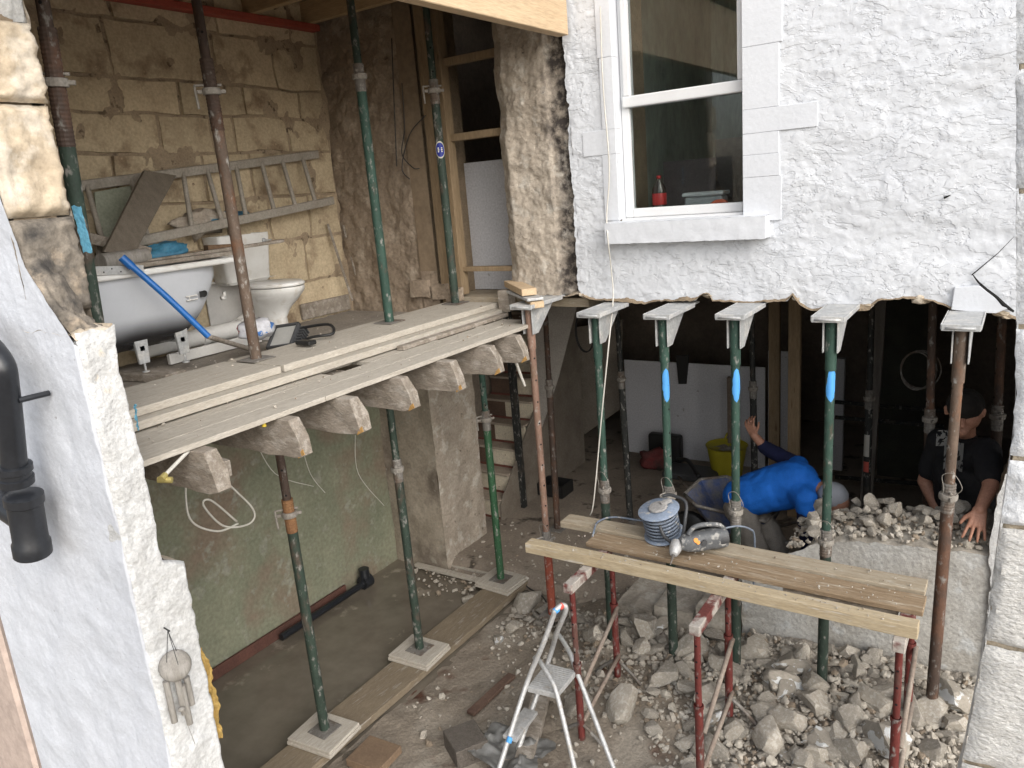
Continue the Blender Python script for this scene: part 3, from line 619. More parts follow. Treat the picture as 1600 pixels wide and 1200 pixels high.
g = MB(); g.grid(lambda u, v: (lambda z: (lerp(CX - .028, -3.2, u), interp(re_, z) + .007 * fr((0, 4, z), 16, 4) + .02 * fr((u * 3, 1, z), 5, 3) * min(1, u * 8), z))(lerp(-.3, 2.88, v)), 10, 130)
g.build('torn_edge', PALESTONE, ew, smooth=True)
# broken stone core filling the corner behind the slanting edge of the paint
wpl = [(0, CX - .012, 2.855), (.35, CX - .11, 2.945), (.75, CX - .225, 3.075), (1, CX - .28, 3.2)]
def wedge(u, v):
    x = interp([(a, b) for a, b, c in wpl], u); z = interp([(a, c) for a, b, c in wpl], u); y = lerp(EY + .004, EY + .14, v); n_ = fr((x * 2, y * 2, z * 2), 5, 5)
    dr = .10 * v * v
    return (x + .03 * n_ * min(1, v * 6) - dr * .3, y, z + .035 * n_ * min(1, v * 6) - dr * (1 - .5 * u) + (.02 * terr(fr((x, y, 1), 14, 3), 3) if v > 0 else 0))
k = MB(); k.grid(wedge, 40, 20); k.build('broken_stone', SOOTSTONE, ew, smooth=True)
# ledge
g = MB(); g.grid(lambda u, v: (lerp(CX - .0, -2.95, u), lerp(EY, 1.35, v), 2.872 + .018 * fr((u * 4, v * 3, 0), 2, 4) - .02 * max(0, 1 - u * 8)), 24, 12); g.build('ledge', PALESTONE, ew, smooth=True)
zq = [pX(100, 490, -2.70).z, pX(90, 338, -2.70).z, pX(70, 162, -2.70).z, pX(20, 30, -2.70).z, 4.8]
for i, mt in enumerate([SOOTSTONE, PALESTONE, PALESTONE, SIDEWHITE]):
    k = MB(); z0, z1 = zq[i], zq[i + 1]
    k.grid(lambda u, v: (-2.69 - (.0, .01, -.0, .02)[i] + .014 * fr((i, u * 2, v * 2), 2, 4) - .03 * max(0, 1 - min(u, 1 - u, v, 1 - v) / .06), lerp(EY + .002, 1.425 + .015 * fr((0, i, v * 4), 2, 4), u), lerp(z0 + .003, z1 - .003, v)), 22, 30)
    k.build('quoin_stone', mt, ew, smooth=True)
k = MB(); k.grid(lambda u, v: (lerp(-2.72, -3.3, u), 1.42 + .015 * fr((u, 3, v * 9), 2, 4), lerp(2.85, 4.8, v)), 6, 60); k.build('torn_side', ROUGHPLASTER, ew, smooth=True)
k = MB(); k.box(-5.2, -2.735, EY + .03, 1.38, 2.80, 4.8); k.build('wall_core', MORTAR, ew); k = MB(); k.box(-5.2, -2.468, EY + .010, 1.32, -.3, 2.845); k.build('wall_core', SIDEWHITE, ew)
# torn yellow insulation at the broken edge
FOAM = mat('yellow insulation', (.52, .36, .12), (.42, .27, .08), scale=20, rough=.95, bump=1, bs=45)
k = MB()
def foam(u, v):
    z = lerp(1.22, 1.62, v); return (CX - .035 + .018 * fr((u, 1, z), 22, 3), interp(re_, z) - .005 + u * .035 * (1 + .6 * fr((0, 0, z), 9, 3)), z)
k.grid(foam, 8, 50); k.build('insulation', FOAM, ew, smooth=True)
# ---- lower room of the extension
gw = thing('green_wall', 'damp green stained plaster wall of the lower room', 'wall', (EX, 3, 0))
g = MB(); g.grid(lambda u, v: (EX + .008 * fr((0, u * 3.4, v * 2.2), 4, 4) + .004 * terr(fr((2, u * 3.4, v * 2.2), 3, 4), 3), lerp(1.2, 4.70, u), lerp(-.1, 2.24, v)), 120, 80); g.build('plaster', GREENWALL, gw, smooth=True)
bl = thing('lower_back_wall', 'bare brown plaster wall end between the green wall and the stairs', 'wall', (-4.45, 4.68, 0))
BX = pY(690, 800, 4.68).x
g = MB(); g.grid(lambda u, v: (lerp(EX, BX, u), 4.68 + .012 * fr((u, 1, v * 2.2), 4, 4) + .006 * terr(fr((u, 8, v * 2), 3, 4), 3), lerp(-.1, 2.25, v)), 24, 90); g.build('plaster_face', BAREWALL, bl, smooth=True)
g = MB(); g.grid(lambda u, v: (BX + .012 * fr((0, u, v * 2.2), 5, 4) + .008 * terr(fr((9, u, v * 3), 3, 4), 3), lerp(4.68, 5.30, u), lerp(-.1, 2.25, v)), 24, 90); g.build('reveal', ROUGHPLASTER, bl, smooth=True)
k = MB(); k.box(EX, BX - .02, 4.71, 5.28, -.1, 2.25); k.build('wall_core', MORTAR, bl)
k = MB(); k.box(EX + .012, EX + .035, 1.4, 4.0, .0, .09); tag(k.build('floor_batten', mat('red brown batten', (.13, .06, .045), (.09, .045, .035)), bevel=.003), 'red brown batten on the wet floor at the foot of the green wall', 'batten')
k = MB(); k.tube([(EX + .09, 3.25, .04), (EX + .09, 4.15, .04)], .028, 12); k.tube([(EX + .09, 4.13, .05), (EX + .09, 4.22, .05)], .06, 12); k.tube([(EX + .09, 4.17, .05), (EX + .09, 4.17, .17)], .045, 12)
tag(k.build('waste_pipe', BLACKPVC, smooth=True, auto=40), 'black waste pipe with tee lying along the green wall on the wet floor', 'pipe')
# ================================================================== right foreground block wall
NY = 1.42
rw = thing('block_wall', 'split-faced pale concrete block wall at the right edge', 'wall', (.4, NY, 0))
edge_px = [(1588, -60), (1588, 300), (1588, 480), (1586, 640), (1579, 715), (1565, 810), (1557, 867), (1537, 1013), (1522, 1100), (1502, 1200), (1470, 1330)]
bed_px = [-300, -100, 105, 300, 512, 718, 826, 1017, 1215, 1420]
def edge_at(z):
    q = [(pY(a, b, NY).z, pY(a, b, NY).x) for a, b in edge_px]; q.sort(); return interp(q, z)
zb_ = [pY(1580, b, NY).z for b in bed_px]
for i in range(len(zb_) - 1):
    z1, z0 = zb_[i] - .004, zb_[i + 1] + .004
    cuts = [None, .26 + .2 * (i % 2), .72 + .2 * (i % 2), 1.2]
    for j in range(3):
        k = MB()
        xa = lambda z: (edge_at(z) if j == 0 else cuts[j] + .005); xb_ = cuts[j + 1] - .005
        n_ = 26 if j == 0 else 6
        amp = .0045 if z0 < 2.62 else .003
        def fn(u, v):
            z = lerp(z0, z1, v); x = lerp(xa(z), xb_, u); e = min(u * (xb_ - xa(z)) , (1 - u) * .4, v * (z1 - z0), (1 - v) * (z1 - z0))
            return (x + .003 * fr((z, i, j), 30, 2) * (1 if u == 0 else 0), NY - amp * fr((x, 3, z), 26, 4) - amp * .8 * fr((x, 9, z), 80, 2) + max(0, .008 - e) * 1.2, z)
        k.grid(fn, n_, int(n_ * .8))
        k.grid(lambda u, v: (lambda z: (xa(z), lerp(NY + .008, NY + .10, u), z))(lerp(z0, z1, v)), 2, 8)
        k.box(cuts[j + 1] - .2 if j == 0 else cuts[j] + .005, xb_, NY + .02, NY + .1, z0, z1)
        k.build('block', BLOCKW if z0 > 2.58 else BLOCK, rw, smooth=True, auto=50)
BEDM = mat('sandy bed mortar', (.42, .36, .27), (.30, .25, .18), scale=20, rough=.95, bump=.9, bs=60)
k = MB(); k.grid(lambda u, v: (lambda z: (lerp(edge_at(z) + .003, 1.2, u ** 2), NY + .012 + .006 * fr((u * 20, 1, z * 9), 3, 3), z))(lerp(zb_[-1], zb_[0], v)), 30, 260); k.build('mortar', BEDM, rw, smooth=True)
k = MB(); q_ = pY(1540, 1200, NY).z
k.box(edge_at(zb_[-1]) - .05, 1.2, NY, NY + .1, -.3, zb_[-1] - .004); k.build('block_base', BLOCK, rw)
# left edge: blurred brown post close to the camera
p = pY(0, 983, .36); 
k = MB(); k.box(p.x - .5, p.x - .012, .36, .37, 1.9, p.z + .30); 
tag(k.build('window_reveal', mat('pale pinkish render', (.50, .40, .34), (.44, .35, .30), bump=.2), bevel=.01), 'pale pinkish render edge of the near window in the lower left corner', 'reveal')
# ---- black soil pipe
sp_ = thing('soil_pipe', 'black plastic soil pipe with an open branch fixed to the white end wall', 'pipe', (-2.95, 1.08, 2))
a = pY(-18, 450, 1.10); c = pY(24, 745, 1.10); d = pY(52, 866, 1.10)
ax_ = (a - d).normalized()
k = MB(); k.tube(curve([c, pY(9, 610, 1.10), pY(-4, 560, 1.10), pY(-60, 500, 1.10)], 6), .041, 20); k.build('pipe', BLACKPVC, sp_, smooth=True, auto=40)
k = MB(); k.lathe([(.043, 0), (.055, .004), (.057, .03), (.050, .034), (.050, .05), (.0575, .054), (.0575, .075), (.043, .08)], c - ax_ * .03, 24, axis=ax_); k.build('coupling', BLACKPVC, sp_, smooth=True, auto=35)
k = MB(); k.lathe([(.0585, 0), (.0615, .004), (.0615, .05), (.056, .058), (.056, .20), (.062, .205), (.062, .235), (.05, .24)], d, 24, axis=ax_); k.lathe([(.054, .001), (.054, .012)], d, 24, axis=ax_, mi=1); k.build('branch_fitting', [BLACKPVC, HOLE], sp_, smooth=True, auto=35)
br = d + ax_ * .13; k = MB(); k.tube([br, br + V((-.10, .0, .03)), br + V((-.22, .0, .14))], [.045, .05, .056], 18); k.build('branch', BLACKPVC, sp_, smooth=True, auto=40)
cl = pY(10, 632, 1.10); k = MB(); k.lathe([(.044, 0), (.046, 0), (.046, .022), (.044, .022)], cl, 20, axis=ax_); k.tube([cl + V((.035, 0, .01)), cl + V((.045, .03, .012))], .007, 8); k.tube([cl + V((.045, .02, .012)), cl + V((.05, .115, .012))], .010, 8); k.build('bracket', BLACKPVC, sp_, smooth=True, auto=40)
# ---- wind chime
BAMBOO = mat('grey weathered bamboo', (.36, .34, .31), (.26, .24, .21), scale=10, rough=.8, bump=.3, stretch=(3, 3, .5))
wc = thing('wind_chime', 'grey bamboo wind chime hanging from a nail on the white wall end', 'wind chime', (-2.42, 1.3, 1.4))
hk = pX(262, 985, CX + .03); dc = pX(274, 1040, CX + .05)
k = MB(); k.tube([hk + V((-.02, 0, .005)), hk + V((.012, 0, .0))], .003, 6); [k.tube([hk, dc + V((.02 * math.cos(t), .03 * math.sin(t), .01))], .0012, 4) for t in (0, 2.1, 4.2)]; k.build('string', CABLEK, wc)
k = MB(); k.lathe([(.001, .012), (.034, .010), (.052, .0), (.055, -.012), (.052, -.016), (.0, -.014)], dc, 20, axis=V((.8, -.35, .45))); k.build('coconut_disc', BAMBOO, wc, smooth=True)
for i, (a, b, l_) in enumerate([(258, 1060, .145), (276, 1056, .125), (290, 1053, .10), (283, 1066, .14)]):
    p = pX(a, b, CX + .035 + .012 * (i % 2)); k = MB(); l_ *= 1.15
    k.tube([p + V((0, 0, -.012)), p + V((0, 0, -l_ - .012))], .0115, 12); k.build('bamboo_tube', BAMBOO, wc, smooth=True, auto=40)
p = pX(284, 1108, CX + .06); k = MB(); k.lathe([(.001, -.008), (.012, -.004), (.012, .004), (.001, .008)], p, 12); k.tube([p, p + V((0, .02, -.16))], .001, 4); k.build('clapper', BAMBOO, wc, smooth=True)
# ================================================================== steel props
def prop(label, base, top, collar, outer, inner, head=None, ro=.030, ri=.0241, handle=0.0, group=None, mark=None, holes=True, foot=True, neck=None, thread=.16):
    """adjustable steel prop: collar = distance of the collar above the base"""
    base = V(base); top = V(top); ax = (top - base).normalized(); Ln = (top - base).length
    L = lambda d: base + ax * d
    sx = ax.cross(V((math.cos(handle), math.sin(handle), 0))).normalized(); sy = sx.cross(ax)
    t = thing('steel_prop', label, 'prop', base, group or 'adjustable steel props')
    if foot:
        k = MB(); k.box(-.075, .075, -.075, .075, 0, .007); q = ax.to_track_quat('Z', 'Y').to_matrix(); k.v = [tuple(base + V(v)) for v in k.v]; k.build('base_plate', P_GREY, t, bevel=.003)
    k = MB(); k.tube([L(.007), L(collar)], ro, 16); k.build('outer_tube', outer, t, smooth=True, auto=40)
    # threaded neck
    k = MB(); pts = []; rs = []; n_ = int(thread / .008)
    for i in range(n_ + 1): pts.append(L(collar - thread * .55 + thread * i / n_)); rs.append(ro + (.0032 if i % 2 else .0012))
    k.tube(pts, rs, 14); k.build('threaded_neck', neck or P_GREY, t, smooth=False)
    k = MB(); k.tube([L(collar), L(Ln - .008)], ri, 16); it = k.build('inner_tube', inner, t, smooth=True, auto=40)
    # collar nut with lugs
    zc = collar; k = MB(); k.lathe([(ro + .001, -.016), (ro + .013, -.016), (ro + .015, 0), (ro + .013, .016), (ro + .001, .016)], L(zc), 18, axis=ax)
    for s in (-1, 1): k.beam(L(zc) + sx * s * (ro + .008), L(zc) + sx * s * (ro + .038), .014, .018, ax)
    k.build('collar', NUT, t, bevel=.002)
    # locking pin with drop handle
    k = MB(); a_ = L(zc + .03)
    k.tube(curve([a_ - sx * (ro + .022), a_ + sx * (ro + .03), a_ + sx * (ro + .045) - ax * .012, a_ + sx * (ro + .042) - ax * .11], 5), .0065, 8); k.build('pin', NUT, t, smooth=True)
    if holes:
        k = MB(); d = collar + .12
        while d < Ln - .2:
            k.tube([L(d) - sy * (ri + .0006), L(d) + sy * (ri + .0006)], .0068, 8); d += .15
        if k.v: stuff(k.build('pin_hole', HOLE, it))
    if head == 'plate':
        k = MB(); k.box(-.075, .075, -.075, .075, -.008, 0); k.v = [tuple(top + V(v)) for v in k.v]; k.build('head_plate', P_GREY, t, bevel=.002)
    if head == 'strong':
        # bracket head: long plate reaching back into the wall, gusset, socket
        x, y, z = top
        k = MB(); k.box(x - .078, x + .078, y - .10, y + .40, z - .008, z + .004)
        k.box(x - .081, x + .081, y - .104, y - .096, z - .026, z + .006); k.box(x - .085, x - .079, y - .10, y + .3, z - .020, z + .006); k.box(x + .079, x + .085, y - .10, y + .3, z - .020, z + .006)
        hp = k.build('bracket_plate', GALV, t, bevel=.002)
        k = MB(); k.tube([(x - .062, y - .106, z - .012), (x + .062, y - .106, z - .012)], .006, 8); k.build('weld_bead', GALV, hp, smooth=True)
        k = MB()
        for s in (-1, 1): k.prism([(x + s * .033, y - .035, z - .008), (x + s * .033, y + .27, z - .008), (x + s * .033, y + .035, z - .20), (x + s * .033, y - .035, z - .20)], (s * .006, 0, 0))
        k.build('gusset', GALV, t, bevel=.001)
        c9 = L(collar + .02); k = MB(); k.tube(curve([c9 + V((.03, -.03, 0)), c9 + V((.06, -.05, .05)), c9 + V((.02, -.05, .12)), c9 + V((-.03, -.035, .10)), c9 + V((-.02, -.04, .03)), c9 + V((-.035, -.02, -.03))], 6), .002, 5); k.build('pin_wire', NUT, t, smooth=True)
        k = MB(); k.tube([L(Ln - .30), L(Ln - .008)], ri + .005, 16); k.build('socket', inner, t, smooth=True, auto=40)
    if mark:
        d0, d1, mt = mark; k = MB(); n2 = 10; rr = ri + .0012
        c0 = (CAM - L((d0 + d1) / 2)); c0 = (c0 - ax * c0.dot(ax)).normalized(); c1 = ax.cross(c0)
        def fn(u, v):
            w_ = 1.0 * (1 - (2 * abs(v - .5)) ** 4) * (1 + .5 * fr((u * 2, v * 4, base.x * 9), 1, 3)); th = lerp(-w_, w_, u) + .25
            return L(lerp(d0, d1, v)) + (c0 * math.cos(th) + c1 * math.sin(th)) * rr
        k.grid(fn, 8, 16); k.build('paint_mark', mt, t, smooth=True)
    return t
def colh(px, py, base):   # collar height for image row, on the prop's own Y plane
    return pY(px, py, base[1]).z - base[2]
def P2(x, y): return (x, y)
# upper row
def up_prop(lab, x, y, cpx, outer, inner, **kw):
    b = (x, y, SOLE + .001); prop(lab, b, (x + .0, y, 4.5), colh(*cpx, b), outer, inner, 'plate', **kw)
up_prop('rusty brown prop standing on the planks in front of the bath and toilet', -3.42, 2.60, (336, 142), P_RUST, P_DRUST, handle=2.6, thread=.34, neck=P_DRUST)
up_prop('green prop on the upper planks right of the toilet with a grey neck', -3.43, 3.68, (560, 120), P_GREEN, P_DGREEN, handle=.4, neck=P_GREY)
up_prop('dark green prop with round blue sticker in front of the upstairs doorway', -3.45, 4.42, (688, 140), P_DGREEN, P_DGREEN, handle=2.4)
b = pY(170, 620, 1.66); t9 = pY(66, 0, 1.66); b = b + (b - t9) * ((FZ + .01 - b.z) / (b.z - t9.z)); t9 = t9 + (t9 - b) * ((4.6 - t9.z) / (t9.z - b.z)); prop('thick dark prop close behind the torn end wall at far left', b, t9, colh(85, 127, b), P_DGREEN, P_DRUST, None, handle=2.3, thread=.42, neck=P_DRUST)
# round sticker on the doorway prop
sx_ = (CAM - V((-3.45, 4.42, 3.45))); sx_.z = 0; sx_.normalize(); st_ = pY(699, 233, 4.42); st_ = V((-3.45, 4.42, st_.z))
def disc(rad, off, n=24):
    k = MB(); vs = [];  tv = V((-sx_.y, sx_.x, 0)); vs.append(st_ + sx_ * (.030 + off))
    for i in range(n):
        t = 2 * math.pi * i / n; q = rad * math.cos(t) / .030; 
        vs.append(st_ + (sx_ * math.cos(q) + tv * math.sin(q)) * (.030 + off) + V((0, 0, rad * math.sin(t) * 1.6)))
    k.add(vs, [(0, 1 + i, 1 + (i + 1) % n) for i in range(n)]); return k
stk = disc(.036, .0015).build('round_sticker', plain('sticker cream', (.62, .60, .50), .5)); tag(stk, 'round blue and cream sticker on the doorway prop', 'sticker')
disc(.030, .0025).build('blue_field', plain('sticker blue', (.02, .035, .28), .5), stk); 
k = MB(); tv = V((-sx_.y, sx_.x, 0)); 
for dz in (-.012, .0, .012):
    k.add([st_ + (sx_ * math.cos(q) + tv * math.sin(q)) * .0338 + V((0, 0, dz + e)) for q, e in ((-.5, -.004), (.5, -.004), (.5, .004), (-.5, .004))], [(0, 1, 2, 3)])
k.build('white_bars', plain('sticker white', (.75, .75, .75), .5), stk)
# lower row, standing on pads on the long plank
for lab, x, y, cp_, o_, i_, kw in [
    ('dark prop on the nearest pad in the wet lower room', -3.37, 2.61, (452, 803), P_DGREEN, P_DRUST, dict(handle=2.4, neck=mat('orange rusty neck', (.28, .15, .07), (.2, .1, .05), bump=.3), thread=.2)),
    ('dark green prop on the middle pad in the wet lower room', -3.39, 3.54, (615, 732), P_DGREEN, P_DGREEN, dict(handle=.5)),
    ('bright green prop on the far pad near the stairs', -3.42, 4.62, (757, 655), P_BGREEN, P_GREEN, dict(handle=2.5))]:
    b = (x, y, .105); prop(lab, b, (x, y, 2.13), colh(*cp_, b), o_, i_, 'plate', **kw)
# front row with bracket heads under the facade
PY = 4.2
for lab, tp, bt, cp_, o_, i_, kw in [
    ('red and pink-brown prop with bracket head beside the joist ends', (826, 474), (862, 945), (845, 842), P_RED, P_REDBR, dict(handle=2.6)),
    ('leftmost plated prop of the row under the white wall, green over grey', (931, 486), (957, 1015), (943, 765), P_DGREEN, P_GREEN, dict(handle=.3)),
    ('blue marked green prop second from left in the row under the white wall', (1036, 488), (1053, 1040), (1044, 775), P_DGREEN, P_GREEN, dict(handle=2.8, mark=True)),
    ('blue marked green prop in front of the bending man', (1149, 488), (1150, 1040), (1146, 798), P_DGREEN, P_GREEN, dict(handle=.2, mark=True)),
    ('blue marked green prop right of the bending man', (1300, 491), (1284, 1080), (1288, 845), P_DGREEN, P_GREEN, dict(handle=.1, mark=True)),
    ('brown rusty prop at the right end under the cracked white block', (1504, 503), (1452, 1140), (1481, 775), P_DRUST, P_RUST, dict(handle=.3))]:
    t_ = pY(*tp, PY); b_ = pY(*bt, PY); b_.z = min(b_.z, .2)
    if kw.get('mark'): Lm = (t_ - b_).length; kw['mark'] = (pY(tp[0], 627, PY).z - b_.z, pY(tp[0], 574, PY).z - b_.z, BLUEMARK)
    prop(lab, b_, t_, colh(*cp_, b_), o_, i_, 'strong', group='props with bracket heads under the facade', **kw)
# props inside the dark room
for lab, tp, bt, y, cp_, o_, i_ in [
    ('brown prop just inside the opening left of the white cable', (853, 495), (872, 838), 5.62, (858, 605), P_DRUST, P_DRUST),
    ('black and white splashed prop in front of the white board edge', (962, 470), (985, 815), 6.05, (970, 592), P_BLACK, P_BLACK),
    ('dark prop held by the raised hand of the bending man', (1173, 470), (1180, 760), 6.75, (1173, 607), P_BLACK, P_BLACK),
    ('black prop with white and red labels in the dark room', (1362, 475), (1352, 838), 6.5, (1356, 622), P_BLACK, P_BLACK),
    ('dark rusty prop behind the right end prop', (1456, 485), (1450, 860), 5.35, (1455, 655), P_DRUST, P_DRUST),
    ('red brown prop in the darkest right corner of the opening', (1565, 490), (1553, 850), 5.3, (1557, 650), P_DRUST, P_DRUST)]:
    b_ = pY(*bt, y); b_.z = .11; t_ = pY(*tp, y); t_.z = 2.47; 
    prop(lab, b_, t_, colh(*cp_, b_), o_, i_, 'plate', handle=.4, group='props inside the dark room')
# ================================================================== bathroom things
# ---- bath
BZ = pX(265, 418, -3.93).z
bath = thing('bathtub', 'grey steel bathtub with white rim standing on feet along the stone wall', 'bathtub', (-4.25, 2.4, FZ))
B0, B1 = 1.55, pX(335, 420, -3.95).y + .12
def oval(y, hw, hh, n=28, e=3.2):
    return None
k = MB(); rings = []
ny = 34; prof = 20
for j in range(ny + 1):
    t = j / ny; y = lerp(B0 + .05, B1 - .06, t)
    en = min(t * 1.6, (1 - t) * 1.6); f_ = min(1, max(0, en / .42)); f_ = math.sin(f_ * math.pi / 2) ** .75
    dpt = lerp(.02, .42, f_); hw = lerp(.20, .305, f_ ** .5)
    r = []
    for i in range(prof + 1):
        a = math.pi * i / prof; cx = math.cos(a); sz = math.sin(a)
        r.append((-4.245 + hw * (abs(cx) ** .55) * (1 if cx > 0 else -1), y, BZ - .015 - dpt * (sz ** .55)))
    rings.append(r)
n_ = prof + 1
vs = [v for r in rings for v in r]; fs = []
for i in range(ny):
    for j in range(prof): fs.append((i * n_ + j, i * n_ + j + 1, (i + 1) * n_ + j + 1, (i + 1) * n_ + j))
k.add(vs, fs)
# grey bath shell, colour blends softly to black towards the bottom
BATHMAT = GREYBATH.copy(); BATHMAT.name = 'grey bath with black lower part'
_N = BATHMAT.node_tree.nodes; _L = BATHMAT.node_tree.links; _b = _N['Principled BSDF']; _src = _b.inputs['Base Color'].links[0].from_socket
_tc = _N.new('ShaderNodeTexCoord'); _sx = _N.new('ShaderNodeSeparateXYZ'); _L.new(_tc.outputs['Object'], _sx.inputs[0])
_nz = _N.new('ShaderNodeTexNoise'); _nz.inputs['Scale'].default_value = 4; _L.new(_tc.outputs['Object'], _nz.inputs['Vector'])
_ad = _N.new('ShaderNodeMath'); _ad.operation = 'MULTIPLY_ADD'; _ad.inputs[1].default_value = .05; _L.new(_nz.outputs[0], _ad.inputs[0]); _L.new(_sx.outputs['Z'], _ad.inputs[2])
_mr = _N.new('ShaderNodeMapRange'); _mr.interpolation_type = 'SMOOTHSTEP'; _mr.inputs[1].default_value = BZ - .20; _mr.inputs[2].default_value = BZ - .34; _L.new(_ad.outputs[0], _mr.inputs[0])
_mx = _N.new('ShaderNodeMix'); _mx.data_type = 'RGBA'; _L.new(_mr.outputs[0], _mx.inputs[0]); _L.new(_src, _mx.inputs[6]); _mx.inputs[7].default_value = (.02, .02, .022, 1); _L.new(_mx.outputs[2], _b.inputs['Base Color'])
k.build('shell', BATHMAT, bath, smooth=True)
k = MB()
k.box(-3.945, -3.90, B0, B1, BZ - .022, BZ + .012); k.box(-4.60, -4.545, B0, B1, BZ - .022, BZ + .012); k.box(-4.545, -3.945, B0, B0 + .06, BZ - .022, BZ + .012); k.box(-4.545, -3.945, B1 - .07, B1, BZ - .022, BZ + .012)
k.build('rim', CERAMIC, bath, bevel=.012, seg=3)
for a, b in [(287, 520), (225, 540)]:
    p = pX(a, b, -3.98); y = max(p.y, 1.9); k = MB()
    k.prism([(-4.0, y - .05, BZ - .20), (-4.0, y + .05, BZ - .20), (-4.0, y + .03, FZ + .10), (-4.0, y - .03, FZ + .10)], (-.02, 0, 0)); k.box(-4.4, -4.0, y - .015, y + .015, BZ - .43, BZ - .40)
    f_ = k.build('foot_bracket', GALV, bath, bevel=.002); q = MB(); q.tube([(-4.01, y, FZ + .05), (-4.01, y, FZ + .16)], .006, 8); q.lathe([(.02, 0), (.02, .008), (.006, .012)], (-4.01, y, FZ + .048), 10); q.build('foot_screw', GALV, f_)
lx = pX(312, 460, -3.935)
k = MB(); k.lathe([(.0, 0), (.020, 0), (.020, .004), (.0, .004)], lx + V((-.002, .03, 0)), 14, axis=(1, 0, -.25)); k.beam(lx + V((.002, 0, 0)), lx + V((.002, .03, .0)), .004, .034, up=(0, 0, 1)); k.build('maker_badge', BLACK, bath)
k = MB(); q_ = lx + V((.002, -.07, -.012))
for dz in (-.010, .012): k.tube([q_ + V((0, -.02, dz)), q_ + V((0, .05, dz))], .004, 6)
k.tube([q_ + V((0, 0, -.014)), q_ + V((0, 0, .016))], .004, 6); k.build('badge_letters', WHITEPL, bath)
# boards lying on the bath
beamobj('board', 'long dusty board lying along the top of the bath', (-3.99, 1.6, BZ + .030), (-4.02, 3.05, BZ + .030), .10, .024, OLDWOOD, 'board')
beamobj('board', 'thin dusty lath on the bath reaching over to the toilet cistern', (-4.12, 1.9, BZ + .028), (-4.04, 3.42, BZ + .06), .05, .02, OLDWOOD, 'board')
beamobj('timber_offcut', 'short brown timber offcut lying on the bath near the cistern', pX(322, 391, -4.2), pX(378, 388, -4.13), .09, .06, mat('brown offcut', (.22, .14, .085), (.16, .10, .06)), 'timber')
beamobj('board', 'plank end jutting out behind the leaning board over the bath', pX(130, 370, -4.3), pX(235, 395, -4.2), .03, .06, OLDWOOD, 'board')
# roll / tube end on the bath
p = pX(157, 410, -4.05); k = MB(); k.lathe([(.022, 0), (.045, 0), (.045, .3), (.022, .3)], p, 20, axis=(-.2, 1, .0)); tag(k.build('cardboard_roll', BAMBOO, smooth=True, auto=40), 'grey roll with a hollow core lying on the bath', 'roll')
k = MB(); p = pX(125, 424, -3.9); q = pX(224, 421, -3.88); k.beam(p, q, .004, .045, up=(.2, 0, 1)); st = k.build('metal_strap', GALV); tag(st, 'perforated galvanised metal strap across the bath edge', 'strap')
k = MB()
for i in range(7): c_ = p.lerp(q, .08 + i * .135) + V((.003, 0, .008 * (i % 2 * 2 - 1))); k.tube([c_, c_ + V((.002, -.0005, 0))], .004, 6)
k.build('strap_hole', HOLE, st)
# dust sheet / blue and dark scraps on the bath
def scrap(name, label, c_, rx, ry, rz, mt, cat, seed, rough=.5, n=3):
    bm = bmesh.new(); bmesh.ops.create_icosphere(bm, subdivisions=n, radius=1)
    for v in bm.verts:
        d = v.co.normalized(); f_ = 1 + rough * fr(d + V((seed, 0, 0)), 1.6, 4) + rough * .5 * abs(fr(d + V((0, seed, 0)), 4, 3)); v.co = V((d.x * rx * f_, d.y * ry * f_, d.z * rz * f_)) + V(c_)
    me = bpy.data.meshes.new(name); bm.to_mesh(me); bm.free(); me.materials.append(mt); me.polygons.foreach_set('use_smooth', [True] * len(me.polygons))
    o = bpy.data.objects.new(name, me); COL.objects.link(o); return tag(o, label, cat)
BLUESCRAP = mat('blue plastic scrap', (.07, .25, .38), (.04, .15, .25), scale=12, bump=.3, rough=.5)
scrap('plastic_scrap', 'crumpled blue and grey plastic scrap lying on the bath', pX(260, 393, -4.25), .10, .13, .05, BLUESCRAP, 'scrap', 3)
scrap('plastic_scrap', 'flattened blue plastic scrap under the ladder behind the cistern', pX(350, 340, -4.5), .05, .22, .03, BLUESCRAP, 'scrap', 8)
scrap('plaster_heap', 'broken plaster lumps heaped behind the cistern under the ladder', pX(318, 345, -4.5), .07, .16, .06, ROUGHPLASTER, 'plaster', 5, .9)
# pale green panel behind
p = [pX(a, b, -4.54) for a, b in [(148, 300), (205, 290), (235, 395), (158, 400)]]
k = MB(); k.prism(p, (-.015, 0, 0)); tag(k.build('green_panel', mat('pale green panel', (.36, .38, .30), (.28, .30, .23), c4=(.1, .09, .07), s4=9, t4=(.66, .72))), 'pale green broken panel against the stone wall behind the bath', 'panel')
# ---- aluminium ladder on its side
ld = thing('ladder', 'grey aluminium ladder lying on its side against the stone wall', 'ladder', (-4.45, 3, 3))
t0, t1 = pX(122, 291, -4.52), pX(497, 241, -4.53); u0, u1 = pX(150, 391, -4.36), pX(521, 313, -4.42)
for a, b in ((t0, t1), (u0, u1)):
    k = MB(); k.beam(a, b, .024, .058, up=(.1, 0, 1)); k.build('stile', LADDERALU, ld, bevel=.004)
for a, b in [(132, 160), (188, 214), (260, 274), (296, 320), (343, 358), (387, 407), (425, 446), (464, 485)]:
    f_ = (a - 122) / 375; g_ = (b - 150) / 371; k = MB(); k.tube([t0.lerp(t1, f_), u0.lerp(u1, min(1, max(0, g_)))], .016, 8); k.build('rung', LADDERALU, ld, smooth=True, auto=50)
